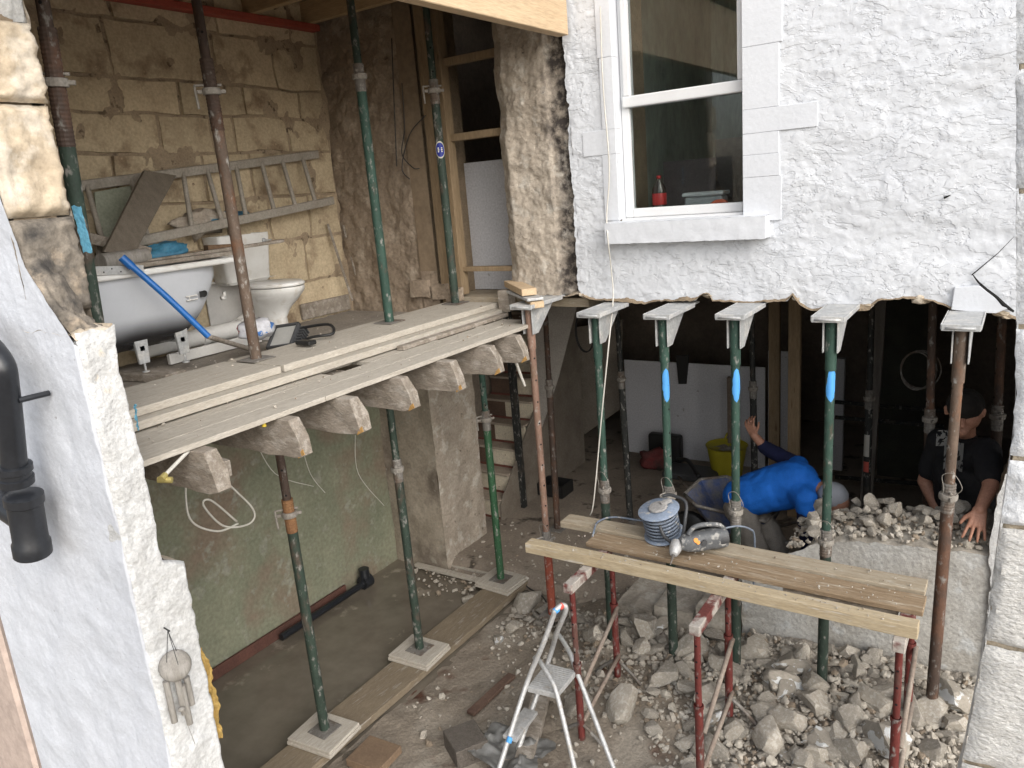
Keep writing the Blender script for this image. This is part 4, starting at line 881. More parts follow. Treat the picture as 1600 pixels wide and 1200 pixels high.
# ---- leaning board
p = [pX(222, 268, -4.42), pX(272, 276, -4.42), pX(203, 404, -4.12), pX(158, 395, -4.12)]
k = MB(); k.prism(p, (.022, .004, .006)); tag(k.build('leaning_board', mat('grey dusty board', (.20, .17, .135), (.155, .13, .10), scale=9, bump=.2, stretch=(3, 3, 1)), bevel=.002), 'wide grey board leaning diagonally across the ladder over the bath', 'board')
# ---- toilet
tl = thing('toilet', 'white ceramic toilet with cistern standing on the dusty floor', 'toilet', (-4.2, 3.62, FZ))
TY = 3.42; tl.location = (-4.6, TY, FZ); tl.scale = (.88, .88, .88)
def ell(cx, rx, ry, z, n=28, e=1.0, back=1.0):
    return [(cx + (rx if math.cos(t) > 0 else rx * back) * math.cos(t), TY + ry * math.sin(t), z) for t in [2 * math.pi * i / n for i in range(n)]]
zt0 = FZ + .012; RH = .40
k = MB(); k.loft([ell(-4.23, .20, .10, zt0), ell(-4.23, .195, .098, zt0 + .03), ell(-4.235, .175, .088, zt0 + .09), ell(-4.23, .165, .085, zt0 + .16), ell(-4.20, .185, .10, zt0 + .23), ell(-4.16, .23, .145, zt0 + .30), ell(-4.14, .265, .178, zt0 + .355), ell(-4.135, .275, .185, zt0 + .385), ell(-4.135, .272, .184, zt0 + .40)]); pan = k.build('pan', CERAMIC, tl, smooth=True, auto=60)
k = MB(); k.loft([ell(-4.135, .27, .185, zt0 + .405), ell(-4.135, .278, .19, zt0 + .41), ell(-4.135, .278, .19, zt0 + .424), ell(-4.135, .262, .176, zt0 + .436)]); k.build('seat_lid', CERAMIC, tl, smooth=True, auto=60)
cz0, cz1 = zt0 + .43, zt0 + .80
k = MB(); rr = []
for z, hx, hy in [(cz0, .085, .185), (cz0 + .02, .095, .20), (cz0 + .3, .105, .235), (cz1 - .03, .108, .238), (cz1, .108, .238)]:
    rr.append([(-4.485 + sx * (hx - r_) + r_ * math.cos(a), TY + .0 + sy * (hy - r_) + r_ * math.sin(a), z) for (sx, sy, a0) in ((1, 1, 0), (-1, 1, 90), (-1, -1, 180), (1, -1, 270)) for r_ in (.03,) for a in [R(a0 + q) for q in (0, 30, 60, 90)]])
k.loft(rr, cap=False); k.build('cistern', CERAMIC, tl, smooth=True, auto=50)
k = MB(); k.box(-4.592, -4.375, TY - .24, TY + .24, cz1 - .35, cz1 - .349); k.build('cistern_base', CERAMIC, tl)
k = MB(); lv = V((-4.376, TY + .17, cz1 - .06)); k.lathe([(.0, .012), (.016, .010), (.018, 0), (0, 0)], lv, 12, axis=(1, 0, 0)); k.tube([lv + V((.012, 0, 0)), lv + V((.018, .06, -.004))], .006, 8); k.build('flush_lever', GALV, tl, smooth=True)
k = MB(); k.tube(curve([(-4.42, TY - .03, FZ + .18), (-4.45, TY - .16, FZ + .12), (-4.45, TY - .3, FZ + .10)], 6), .055, 16); k.build('outlet', CERAMIC, tl, smooth=True)
k = MB(); q = pX(345, 445, -4.3); k.tube([q, q + V((0, 0, -.05))], .012, 8); k.tube([q + V((0, 0, -.045)), q + V((0, -.03, -.045))], .016, 8); k.build('inlet_valve', WHITEPL, tl, smooth=True)
# waste pipe
wp = thing('waste_pipe', 'fat white waste pipe on the floor between bath and toilet', 'pipe', (-4.35, 3.0, FZ))
a, b = V((-4.42, 2.55, FZ + .105)), V((-4.38, 3.30, FZ + .105)); k = MB(); k.tube([a, b], .055, 18); k.build('pipe', WHITEPL, wp, smooth=True, auto=40)
for f_ in (.55, .95): c_ = a.lerp(b, f_); k = MB(); k.lathe([(.055, -.02), (.064, -.018), (.064, .018), (.055, .02)], c_, 18, axis=b - a); k.build('socket', WHITEPL, wp, smooth=True, auto=40)
k = MB(); k.box(-4.25, -4.22, 2.6, 3.28, FZ + .012, FZ + .075); tag(k.build('white_batten', WHITEPL, bevel=.003), 'white painted batten lying on the floor under the waste pipe', 'batten')
a, b = pX(322, 470, EX + .045), pX(400, 470, EX + .045)
k = MB(); k.box(EX + .04, EX + .052, a.y, b.y, FZ + .01, FZ + .42); tag(k.build('tiled_panel', plain('grimy white panel', (.56, .55, .53), .5), bevel=.002), 'grimy white panel on the wall between bath and toilet', 'panel')
# ---- blue handled tool
tool = thing('long_handled_tool', 'blue handled long tool leaning on the bath rim with its end on the floor', 'tool', pX(325, 525, -3.7))
a = pX(190, 402, -3.86); b = pX(326, 526, -3.66); c_ = V(pZ(396, 547, FZ + .03)); b.z = max(b.z, FZ + .035)
k = MB(); k.tube(curve([a, a.lerp(b, .5) + V((0, 0, .01)), b], 8), .017, 12); k.tube([a.lerp(b, .0), a.lerp(b, .12)], .022, 12); k.build('handle', BLUEH, tool, smooth=True, auto=40)
k = MB(); k.tube(curve([b, b.lerp(c_, .25), c_], 6), [.014] * 13, 10); k.build('shaft', OLDWOOD, tool, smooth=True)
# ---- floodlight frame
fl = thing('floodlight', 'broken black floodlight with wire frame lying on the planks', 'lamp', pZ(450, 540, SOLE))
o_ = pZ(438, 546, FZ + .03); ux = V((.93, .30, .1)).normalized(); uy = V((-.35, .75, .55)).normalized(); un = ux.cross(uy)
def fb(k, a0, a1, b0, b1, c0, c1, mi=0):
    k.hexa([o_ + ux * a + uy * b + un * c for c in (c0, c1) for a, b in ((a0, b0), (a1, b0), (a1, b1), (a0, b1))], mi)
k = MB(); fb(k, -.09, -.075, 0, .20, 0, .03); fb(k, .075, .09, 0, .20, 0, .03); fb(k, -.09, .09, 0, .014, 0, .03); fb(k, -.09, .09, .186, .20, 0, .03); k.build('rim', DKGREY, fl, bevel=.002)
k = MB(); fb(k, -.075, .075, .014, .186, .008, .014); k.build('lens', plain('dusty glass', (.42, .42, .40), .3), fl)
k = MB(); [fb(k, .09 + i * 0, .13, .02 + i * .024, .03 + i * .024, -.05, .01) for i in range(7)]; k.build('cooling_fins', DKGREY, fl)
k = MB(); q = V(pZ(505, 525, SOLE + .02)); k.tube(curve([o_ + ux * .09 + uy * .17, q + V((-.05, .1, .05)), q + V((.05, .03, .01)), q + V((-.05, -.05, .0)), o_ + ux * .09 + uy * .02], 6), .009, 8); k.build('stand_bracket', BLACK, fl, smooth=True)
q = pZ(478, 535, SOLE + .025); k = MB(); k.box(q.x - .06, q.x + .06, q.y - .03, q.y + .03, q.z - .012, q.z + .012); k.build('junction_box', BLACK, fl, bevel=.006)
# ---- plastic bag
CARRIER = mat('thin carrier bag', (.66, .66, .68), (.55, .56, .60), scale=9, rough=.4, bump=.5, bs=25, c3=(.45, .05, .04), s3=16, t3=(.6, .62), c4=(.08, .22, .55), s4=13, t4=(.60, .63))
scrap('plastic_bag', 'crumpled white plastic bag with red and blue print behind the rusty prop', pX(399, 514, -3.86), .085, .10, .06, CARRIER, 'bag', 11, .45)
# floor timbers
beamobj('timber_offcut', 'timber block under the foot of the bath', (-4.25, 2.30, FZ + .03), (-3.80, 2.36, FZ + .03), .14, .045, OLDWOOD, 'timber')
beamobj('timber_offcut', 'reddish timber offcut on the floor beside the white wall end', (-3.95, 1.85, FZ + .03), (-3.60, 1.98, FZ + .03), .16, .04, mat('reddish offcut', (.36, .22, .13), (.28, .17, .10)), 'timber')
# sticks and rubble near the back wall
beamobj('lath', 'thin stick leaning in the corner right of the toilet', pX(512, 350, -4.56), pX(551, 470, -4.45), .018, .018, OLDWOOD, 'stick')
beamobj('lath', 'second short stick in the corner next to the leaning one', pX(536, 352, -4.58), pX(556, 430, -4.52), .016, .016, OLDWOOD, 'stick')
k = MB(); a, b = pZ(488, 487, FZ + .02), pZ(545, 478, FZ + .02); k.tube([a, b], .008, 8); k.tube([a, a + (b - a).normalized() * .03], .014, 8); tag(k.build('capped_pipe', WHITEPL, smooth=True, auto=40), 'thin capped water pipe on the floor right of the toilet', 'pipe')
# blue rag and pink plaster at the far left prop
k = MB(); q0, q1 = pX(118, 322, -2.93), pX(133, 395, -2.93)
k.grid(lambda u, v: V((q0.x + .01 * fr((u * 3, v * 4, 0), 1, 3), lerp(q0.y - .015, q1.y, v * .5) + u * .035, lerp(q0.z, q1.z, v) + .004 * math.sin(u * 6))), 8, 16); tag(k.build('blue_rag', mat('light blue rag', (.16, .42, .56), (.11, .32, .45), bump=.4)), 'light blue rag hanging beside the thick left prop', 'rag')
q0 = pX(208, 636, -2.50)
k = MB(); k.grid(lambda u, v: V((-2.50 - .03 * u + .01 * fr((u * 3, v * 3, 4), 1, 3), q0.y + .028 * u * (1 - .3 * v) + .006 * fr((u, v * 4, 0), 2, 3), q0.z - .085 * v + .01 * fr((u * 4, v, 3), 1, 2))), 8, 12); tag(k.build('blue_rag_scrap', bpy.data.materials['light blue rag'], smooth=True), 'torn light blue rag poking out at the edge of the white wall', 'rag')
# cables on door wall
for i, cpx in enumerate([[(628, 130), (632, 200), (628, 240), (645, 262), (655, 263)], [(665, 180), (640, 210), (628, 262), (640, 280)], [(612, 60), (615, 140), (620, 260)]]):
    k = MB(); k.tube(curve([pY(a, b, FAC - .06) for a, b in cpx], 6), .004, 5); tag(k.build('cable', CABLEK, smooth=True), ['loose dark cable hanging down the brown bathroom end wall', 'dark cable sagging left from the doorway stud', 'straight thin cable on the brown bathroom end wall'][i], 'cable')
# ---- pipes and cables under the floor edge
k = MB(); a, b = pX(305, 694, -2.72), pX(258, 742, -2.62); k.tube([a, b], .0075, 10); pe = k.build('water_pipe', CABLEW, smooth=True, auto=40); tag(pe, 'white water pipe with brass elbow sticking out below the floor edge', 'pipe')
k = MB(); k.tube([b, b + (b - a).normalized() * .03], .012, 12); k.tube([b + V((-.02, -.02, -.015)), b + V((.02, .012, -.022))], .012, 12); k.build('elbow', BRASS, pe, smooth=True, auto=40)
k = MB(); q = pX(411, 656, -2.7); k.tube([q, q + V((0, 0, -.03))], .010, 10); tag(k.build('pipe_stub', plain('yellow brass cap', (.62, .46, .05), .4), smooth=True, auto=40), 'small yellow pipe stub under the floor edge', 'pipe')
for i, (cpx, X) in enumerate([([(320, 700), (352, 750), (395, 795), (390, 818), (350, 822), (318, 790), (330, 782), (370, 815)], -3.6), ([(295, 700), (290, 770), (300, 815), (340, 830), (372, 818)], -3.6), ([(395, 680), (430, 740), (490, 760)], -4.2), ([(470, 690), (485, 740), (508, 770)], -4.4), ([(555, 680), (560, 740), (600, 790)], -4.5)]):
    k = MB(); k.tube(curve([pX(a, b, X) for a, b in cpx], 7), .006 if i < 2 else .003, 6)
    tag(k.build('cable', CABLEW, smooth=True), ['looped white cable hanging below the floor in front of the green wall', 'white cable dropping beside the white wall end into a loop', 'thin pale cable sagging behind the nearest lower prop', 'short pale cable end dangling on the green wall', 'thin pale cable on the green wall near its corner'][i], 'cable')
k = MB(); k.tube(curve([pX(a, b, -2.72) for a, b in [(800, 545), (806, 565), (815, 590), (820, 603)]], 6), .010, 8); tag(k.build('cable', CABLEW, smooth=True), 'thick pale cable end drooping behind the last joist', 'cable')
# rotten noggin under first joist
beamobj('rotten_noggin', 'rotten broken timber hanging under the nearest joist end', pX(290, 715, -2.95), pX(350, 735, -2.66), .07, .07, OLDWOOD, 'timber')
# ================================================================== yard: sole plank and pads
plank('plank', 'long muddy plank along the edge of the wet floor under the three pads', -3.52, -3.24, 1.9, 5.0, .008, .058, mat('muddy plank', (.27, .22, .155), (.20, .155, .105), scale=8, rough=.85, bump=.3, stretch=(5, .8, 5), c4=(.36, .32, .26), s4=8, t4=(.56, .7)))
for lab, (x, y), a in [('near plywood pad under the lower prop', (-3.37, 2.60), .10), ('middle plywood pad under the lower prop', (-3.39, 3.53), .06), ('far dusty pad under the bright green prop', (-3.42, 4.62), -.05)]:
    k = MB(); k.box(-.17, .17, -.145, .145, 0, .022); k.box(-.165, .165, -.14, .14, .0225, .044)
    k.v = [(x + v[0] * math.cos(a) - v[1] * math.sin(a), y + v[0] * math.sin(a) + v[1] * math.cos(a), .060 + v[2]) for v in k.v]
    tag(k.build('plywood_pad', DUSTWOOD, bevel=.003), lab, 'pad', 'plywood pads')
beamobj('timber_offcut', 'brown timber offcut lying beside the near pad at the bottom', pZ(560, 1172, .05), pZ(610, 1190, .05), .22, .05, mat('brown board end', (.24, .165, .105), (.19, .13, .085)), 'timber')
q = pZ(728, 1160, .07); k = MB(); k.box(-.11, .11, -.10, .10, -.07, .05); a = -.55
k.v = [(q.x + v[0] * math.cos(a) - v[1] * math.sin(a), q.y + v[0] * math.sin(a) + v[1] * math.cos(a), q.z + v[2]) for v in k.v]
tag(k.build('concrete_block', mat('dark concrete block', (.15, .13, .11), (.11, .095, .08), scale=40, rough=.95, bump=.9, bs=90), bevel=.004), 'dark concrete block lying in the dirt left of the stepladder', 'block')
k = MB(); c_ = pZ(800, 1172, .05)
def sheet(u, v):
    x = lerp(-.20, .22, u); y = lerp(-.18, .14, v); return c_ + V((x + .05 * fr((u, v, 3), 3, 2), y, .03 + .05 * fr((u, v, 0), 3, 3) + .008 * fr((u, v, 2), 9, 2)))
k.grid(sheet, 40, 30); tag(k.build('plastic_sheet', mat('dirty grey polythene', (.20, .20, .19), (.13, .125, .115), scale=5, rough=.3, bump=.4, bs=15, spec=.5), smooth=True), 'crumpled grey plastic sheet under the stepladder', 'sheet')
for i, (a, b, z0, z1, w_) in enumerate([((845, 1090), (818, 1195), .10, .05, .11), ((835, 1110), (800, 1200), .06, .03, .13), ((868, 1070), (858, 1090), .12, .12, .1)]):
    beamobj('timber_offcut', ['old timber offcut behind the stepladder platform', 'old timber offcut lying flat under the stepladder legs', 'short timber end lying right behind the stepladder platform'][i], pZ(*a, z0), pZ(*b, z1), w_, .05, OLDWOOD, 'timber')
# long debris strip near the wall corner
beamobj('lath', 'dusty pale batten lying on the ground by the lower wall end', pZ(650, 882, .03), pZ(770, 912, .05), .05, .03, DUSTWOOD, 'batten')
beamobj('lath', 'second dusty batten on the ground in front of the far pad', pZ(690, 880, .03), pZ(800, 905, .05), .03, .02, DUSTWOOD, 'batten')
beamobj('lath', 'rough rotten strip of wood lying in the dirt behind the stepladder', pZ(735, 1115, .03), pZ(800, 1055, .03), .06, .025, mat('rotten red wood', (.17, .11, .08), (.11, .065, .05), bump=.8, bs=50), 'timber')
k = MB(); k.tube(curve([pZ(a, b, .03) for a, b in [(815, 800), (775, 830), (752, 850), (770, 865), (800, 868), (818, 890), (822, 915), (850, 935), (870, 985)]], 6), .006, 6); tag(k.build('cable', CABLEK, smooth=True), 'dark cable lying across the dirt towards the rubble', 'cable')
# ================================================================== trestles
def trestle(lab, x, yf, yb, leg_f, leg_r, zf, zr, tilt=0.0):
    t = thing('trestle', lab, 'trestle', (x, (yf + yb) / 2, 0), 'red steel trestles')
    zb = 1.045
    k = MB(); k.box(x - .028, x + .028, yf, yb, zb - .055, zb)
    for s in (0,): pass
    k.build('top_bar', mat('worn red bar ' + lab[:4], (.17, .05, .042), (.13, .04, .035), scale=5, c3=(.46, .42, .375), s3=7, t3=(.44, .54), bump=.3, rough=.8) , t, bevel=.004)
    for (yy, z0) in ((leg_f, zf), (leg_r, zr)):
        k = MB(); k.tube([(x, yy, z0 + .30), (x, yy, zb - .055)], .017, 12); k.build('inner_post', T_RED, t, smooth=True, auto=40)
        k = MB(); k.tube([(x, yy, z0), (x, yy, z0 + .52)], .022, 12); lg = k.build('leg', T_RED, t, smooth=True, auto=40)
        k = MB(); k.lathe([(.022, 0), (.026, 0), (.026, .02), (.022, .02)], (x, yy, z0 + .50), 12); k.build('sleeve', T_RED, lg)
        k = MB(); d = z0 + .60
        while d < zb - .1: k.tube([(x - .0005, yy - .0178, d), (x - .0005, yy + .0178, d)], .006, 8); d += .09
        stuff(k.build('pin_hole', HOLE, lg))
        k = MB(); k.tube(curve([(x - .16, yy, z0 - .02), (x - .08, yy, z0 + .06), (x, yy, z0 + .12)], 4), .011, 8); k.tube(curve([(x + .16, yy, z0 - .02), (x + .08, yy, z0 + .06), (x, yy, z0 + .12)], 4), .011, 8); k.build('foot', P_GREY, t, smooth=True)
    k = MB(); k.tube([(x + .025, leg_f, zf + .36), (x + .025, leg_r, zr + .50)], .013, 10); k.build('diagonal_brace', DUSTY_T, t, smooth=True)
    k = MB(); k.tube([(x + .02, leg_f, zf + .14), (x + .02, leg_r, zr + .16)], .013, 10); k.build('bottom_brace', DUSTY_T, t, smooth=True)
DUSTY_T = mat('dusty brace steel', (.36, .31, .26), (.26, .20, .16), scale=9, rough=.85, bump=.3)
trestle('red trestle carrying the left ends of the planks beside the stepladder', -2.0, 3.31, 4.08, 3.36, 3.86, .0, .12)
trestle('middle red trestle under the planks below the drill', -1.235, 3.22, 4.08, 3.26, 3.74, .05, .18)
trestle('red trestle under the right ends of the planks', -.36, 3.49, 4.16, 3.53, 4.05, .1, .2)
# planks on the trestles
def xplank(lab, xa, xb, ya, yb_, z0, z1, mt, nm='scaffold_plank', skew=0.0, wob=.004):
    n = 30; k = MB(); rings = []
    for j in range(n + 1):
        x = lerp(xa, xb, j / n); d = wob * fr((x, ya, 1), 1.4, 3) + skew * j / n; e = .003 * fr((x, yb_, 0), 8, 3); s = .006 * fr((x, ya, 9), .9, 2)
        rings.append([(x, ya + d + e, z0 + s), (x, yb_ + d, z0 + s), (x, yb_ + d, z1 + s), (x, ya + d + e, z1 + s)])
    k.loft(rings); return tag(k.build(nm, mt, bevel=.004, seg=2), lab, 'plank')
PALEBEAM = mat('pale sawn beam', (.54, .45, .31), (.45, .36, .23), scale=8, rough=.8, bump=.2, bs=26, stretch=(.6, 5, 5), c4=(.58, .53, .45), s4=12, t4=(.6, .72))
xplank('pale square beam at the front edge of the trestles', -2.42, -.29, 3.545, 3.625, 1.048, 1.112, PALEBEAM, 'timber_beam')
xplank('wide brown plank in the middle of the trestles with the drill on it', -2.12, -.29, 3.76, 3.925, 1.048, 1.076, mat('brown plank', (.36, .27, .175), (.26, .185, .115), scale=9, rough=.88, bump=.3, bs=28, stretch=(.7, 6, 6), c4=(.50, .43, .33), s4=10, t4=(.56, .7)))
xplank('plank at the back of the trestles with the cable reel', -2.40, -.30, 3.94, 4.075, 1.048, 1.090, DUSTWOODX)
xplank('dark plank lying under the middle plank right end', -.95, -.40, 3.78, 3.92, 1.010, 1.044, OLDWOOD)
# ---- cable reel
rl = thing('cable_reel', 'grey blue cable reel standing on the planks', 'cable reel', pZ(1037, 845, 1.095))
c_ = pZ(1037, 838, 1.10); ax_ = V((-.10, -.22, 1)).normalized(); c_ = V((c_.x, c_.y + .02, 1.10))
BLUEGREY = mat('blue grey reel', (.30, .36, .46), (.24, .29, .37), scale=14, rough=.5, bump=.1, c4=(.5, .49, .46), s4=20, t4=(.58, .68))
GREYCABLE = mat('grey blue cable', (.22, .26, .32), (.16, .19, .24), scale=20, rough=.5, bump=.1, c4=(.4, .39, .36), s4=24, t4=(.58, .68))
for z in (.012, .185):
    k = MB(); k.lathe([(.02, -.006), (.118, -.006), (.125, 0), (.118, .006), (.02, .008)], c_ + ax_ * z, 28, axis=ax_); k.build('flange', BLUEGREY, rl, smooth=True, auto=40)
k = MB(); hx = ax_.orthogonal().normalized(); hy = ax_.cross(hx); pts = []
for i in range(13 * 24):
    t = i / 24 * 2 * math.pi; r_ = .098 + .007 * math.sin(i * .13); z = .03 + .0115 * i / 24; pts.append(c_ + ax_ * z + (hx * math.cos(t) + hy * math.sin(t)) * r_)
k.tube(pts, .0065, 6); k.build('wound_cable', GREYCABLE, rl, smooth=True)
k = MB(); k.lathe([(.06, .02), (.075, .03), (.075, .18), (.05, .19)], c_, 20, axis=ax_); k.build('drum', BLUEGREY, rl, smooth=True)
k = MB(); t_ = c_ + ax_ * .195
k.tube(curve([c_ + V((.10, -.10, -.0)), c_ + V((.13, -.06, .03)), c_ + V((.14, -.02, .14)), c_ + V((.12, .04, .22)), c_ + V((.02, .07, .235)), c_ + V((-.03, .06, .225))], 6), .010, 8); k.tube(curve([c_ + V((.02, -.12, .12)), c_ + V((.05, -.13, .06)), c_ + V((.10, -.10, .0))], 5), .010, 8); k.build('carry_frame', DKGREY, rl, smooth=True)
k = MB(); k.lathe([(.03, 0), (.06, .004), (.055, .016), (.03, .02)], t_, 14, axis=ax_); k.beam(t_ + hx * .02 + ax_ * .02, t_ + hx * .09 + ax_ * .022, .03, .02, ax_); k.build('hub', mat('dusty grey hub', (.42, .41, .39), (.32, .31, .30)), rl, bevel=.003)
k = MB(); e_ = pZ(928, 830, 1.10); k.tube(curve([c_ + V((-.09, .0, .12)), c_ + V((-.16, .08, .03)), pZ(960, 808, 1.105), pZ(935, 815, 1.105), e_, V((e_.x - .0, e_.y - .05, 1.02))], 8), .0065, 6); k.build('loose_cable', GREYCABLE, rl, smooth=True)
# ---- rotary hammer drill
dl = thing('hammer_drill', 'dusty grey hammer drill with chisel lying on the middle plank', 'drill', pZ(1095, 850, 1.10))
a = pZ(1063, 850, 1.165); b = pZ(1132, 838, 1.165); d_ = (b - a).normalized(); up_ = V((0, 0, 1)); sd_ = d_.cross(up_)
TOOLGREY = mat('dusty tool grey', (.15, .155, .16), (.11, .115, .12), scale=14, rough=.55, bump=.15, c4=(.42, .41, .38), s4=26, t4=(.55, .66))
def rr_(c0, hw, hh, n=16, e=.6): return [c0 + sd_ * hw * (abs(math.cos(t)) ** e) * (1 if math.cos(t) > 0 else -1) + up_ * hh * (abs(math.sin(t)) ** e) * (1 if math.sin(t) > 0 else -1) for t in [2 * math.pi * i / n + .1 for i in range(n)]]
Ld = (b - a).length
k = MB(); k.loft([rr_(a, .03, .03), rr_(a + d_ * .03, .045, .045), rr_(a + d_ * Ld * .35, .048, .055), rr_(a + d_ * Ld * .7, .05, .055), rr_(a + d_ * Ld * .72, .054, .058), rr_(a + d_ * Ld, .052, .055), rr_(b + d_ * .01, .04, .045)]); k.build('body', TOOLGREY, dl, smooth=True, auto=45)
k = MB(); k.lathe([(.053, 0), (.056, .005), (.056, .05), (.045, .06)], b - d_ * .05, 18, axis=d_); 
k.build('motor_cap', DKGREY, dl, smooth=True, auto=40)
k = MB(); k.tube(curve([a + d_ * .05 + up_ * .05, a + d_ * .08 + up_ * .085, a + d_ * Ld * .5 + up_ * .095, a + d_ * Ld * .85 + up_ * .08, b + up_ * .045], 6), .014, 10); k.build('handle', TOOLGREY, dl, smooth=True)
hd = a - d_ * .03 - up_ * .02; n_ = pZ(1047, 884, 1.10); cdir = (n_ - hd).normalized()
k = MB(); k.lathe([(.02, -.05), (.034, -.04), (.036, .0), (.030, .03), (.022, .05), (.012, .055)], hd, 18, axis=cdir); k.build('gear_head', ALU, dl, smooth=True, auto=40)
k = MB(); k.tube([hd + cdir * .05, hd + cdir * .13], [.008, .004], 8); k.build('chisel_bit', P_GREY, dl, smooth=True)
k = MB(); p_ = a + d_ * .07 - sd_ * .0; k.box(-.001, .001, -.001, .001, 0, .001); k.v = []; k.f = []; k.m = []
sg = a + d_ * .075; nrm = (CAM - sg).normalized(); side = -sd_ if (-sd_).dot(nrm) > 0 else sd_
k.lathe([(.0, .002), (.014, .002), (.014, 0), (0, 0)], sg + side * .046 + up_ * .03, 12, axis=(side + up_ * .6)); k.lathe([(.0, .002), (.012, .002), (.012, 0), (0, 0)], sg + side * .047 + up_ * .016 + d_ * .012, 12, axis=(side + up_ * .4)); k.build('orange_badge', plain('orange label', (.75, .28, .03), .5), dl)
k = MB(); k.tube([a + d_ * Ld * .45 + side * .048 + up_ * .01, a + d_ * Ld * .45 + side * .056 + up_ * .01], .018, 14); k.build('round_cover', DKGREY, dl, smooth=True, auto=40)
k = MB(); k.tube(curve([b + up_ * .05, b + d_ * .08 + up_ * .05, b + d_ * .14 + V((0, .05, .0)), b + d_ * .15 + V((0, .12, -.1)), b + d_ * .12 + V((0, .18, -.5))], 6), .006, 6); k.build('power_cord', GREYCABLE, dl, smooth=True)
# ================================================================== stepladder
slad = thing('stepladder', 'small aluminium stepladder with blue and red tape on its top hoop', 'stepladder', (-2.1, 3.2, 0))
ZP = .47
A, B, C_, D_ = [pZ(a, b, ZP) for a, b in ((824, 1074), (854, 1036), (901, 1048), (870, 1085))]
def st_tube(pts, r, nm, mt=ALU, k_=8): k = MB(); k.tube(curve(pts, k_), r, 12); return k.build(nm, mt, slad, smooth=True)
k = MB(); n_ = 14
k.hexa([A + V((0, 0, -.03)), D_ + V((0, 0, -.03)), C_ + V((0, 0, -.03)), B + V((0, 0, -.03)), A, D_, C_, B])
for i in range(n_):
    f0 = (i + .25) / n_; f1 = (i + .75) / n_; k.hexa([A.lerp(B, f0), D_.lerp(C_, f0), D_.lerp(C_, f1), A.lerp(B, f1)] + [q + V((0, 0, .003)) for q in (A.lerp(B, f0), D_.lerp(C_, f0), D_.lerp(C_, f1), A.lerp(B, f1))])
k.build('platform', ALU, slad, bevel=.002)
T0, T1 = pZ(866, 958, .93), pZ(879, 947, .95)
fA = pZ(768, 1238, .02); fB = fA + (B - A) * 1.08 
st_tube([fA, A + V((-.012, 0, 0)), A.lerp(T0, .6) + V((.0, 0, 0)), T0 + V((-.012, 0, -.03)), T0 + V((.004, .006, .012)), T1 + V((0, 0, .006)), T1 + V((.012, .01, -.03)), B.lerp(T1, .55) + V((.01, 0, 0)), B + V((.004, .01, 0)), fB], .0145, 'hoop_frame')
for s0, s1, mt in ((.05, .45, BLUEMARK), (.62, 1.0, plain('red tape', (.72, .10, .07), .5))):
    k = MB(); k.tube([(T0 + V((.0, .0, .008))).lerp(T1 + V((0, 0, .006)), s0) , (T0 + V((.0, .0, .010))).lerp(T1 + V((0, 0, .006)), s1)], .0175, 12); k.build('tape', mt, slad, smooth=True, auto=40)
for c0, top_px, ft in ((C_, (872, 993), (974, 1240)), (D_, (838, 1029), (907, 1240))):
    tp_ = pZ(*top_px, ZP + .10); f_ = pZ(*ft, .02)
    st_tube([tp_ + V((-.02, .01, -.01)), tp_ + V((.01, 0, .0)), c0.lerp(tp_, .45) + V((.02, -.01, .02)), c0 + V((.012, -.008, -.02)), f_], .0135, 'leg')
    k = MB(); k.tube([f_ + V((0, 0, -.03)), f_ + V((0, 0, .03))], .019, 10); k.build('rubber_foot', BLACK, slad, smooth=True, auto=40)
m0 = A.lerp(fA, .5); m1 = B.lerp(fB, .5); k = MB(); k.beam(m0, m1, .09, .022); k.build('tread', ALU, slad, bevel=.002)
k = MB(); k.lathe([(.0165, 0), (.0165, .03)], A.lerp(fA, .48) , 12, axis=(fA - A)); k.build('tape', BLUEMARK, slad)
# ================================================================== inside the dark room
# ---- winder stair
stair = thing('staircase', 'narrow wooden stair with worn two-tone painted risers', 'stairs', (-4.0, 6, .1))
RB = mat('dark brown stair paint', (.16, .105, .075), (.12, .08, .06), bump=.2); RC = mat('cream worn stair paint', (.72, .65, .51), (.62, .55, .42), scale=6, bump=.2, c4=(.12, .08, .05), s4=30, t4=(.68, .74)); TR = mat('dusty stair tread', (.46, .39, .31), (.37, .31, .25), bump=.2); RNOSE = mat('red nosing', (.20, .08, .06), (.15, .06, .045), bump=.2)
SX0, SX1 = -4.66, -4.07
for i in range(9):
    y = 5.62 + .17 * i; z = .1 + .2 * i; sk = .10 - .035 * i
    fr_ = lambda x: y + sk * (SX1 - x) * .6
    k = MB(); xm = lerp(SX0, SX1, [.45, .42, .40, .38, .45, .55, .35, .3, .3][i])
    for x0, x1, mi in ((SX0, xm, 0), (xm, SX1, 1)):
        k.hexa([(x0, fr_(x0), z), (x1, fr_(x1), z), (x1, fr_(x1) + .02, z), (x0, fr_(x0) + .02, z), (x0, fr_(x0), z + .175), (x1, fr_(x1), z + .175), (x1, fr_(x1) + .02, z + .175), (x0, fr_(x0) + .02, z + .175)], mi)
    rs = k.build('riser', [RB, RC], stair)
    k = MB(); k.hexa([(SX0, fr_(SX0) - .02, z + .176), (SX1, fr_(SX1) - .02, z + .176), (SX1, y + .22, z + .176), (SX0, y + .26, z + .176), (SX0, fr_(SX0) - .02, z + .2), (SX1, fr_(SX1) - .02, z + .2), (SX1, y + .22, z + .2), (SX0, y + .26, z + .2)]); td = k.build('tread', TR, stair, bevel=.004)
    k = MB(); k.beam((SX0, fr_(SX0) - .023, z + .012), (SX1, fr_(SX1) - .023, z + .012), .006, .022); k.build('nosing', RNOSE, td)
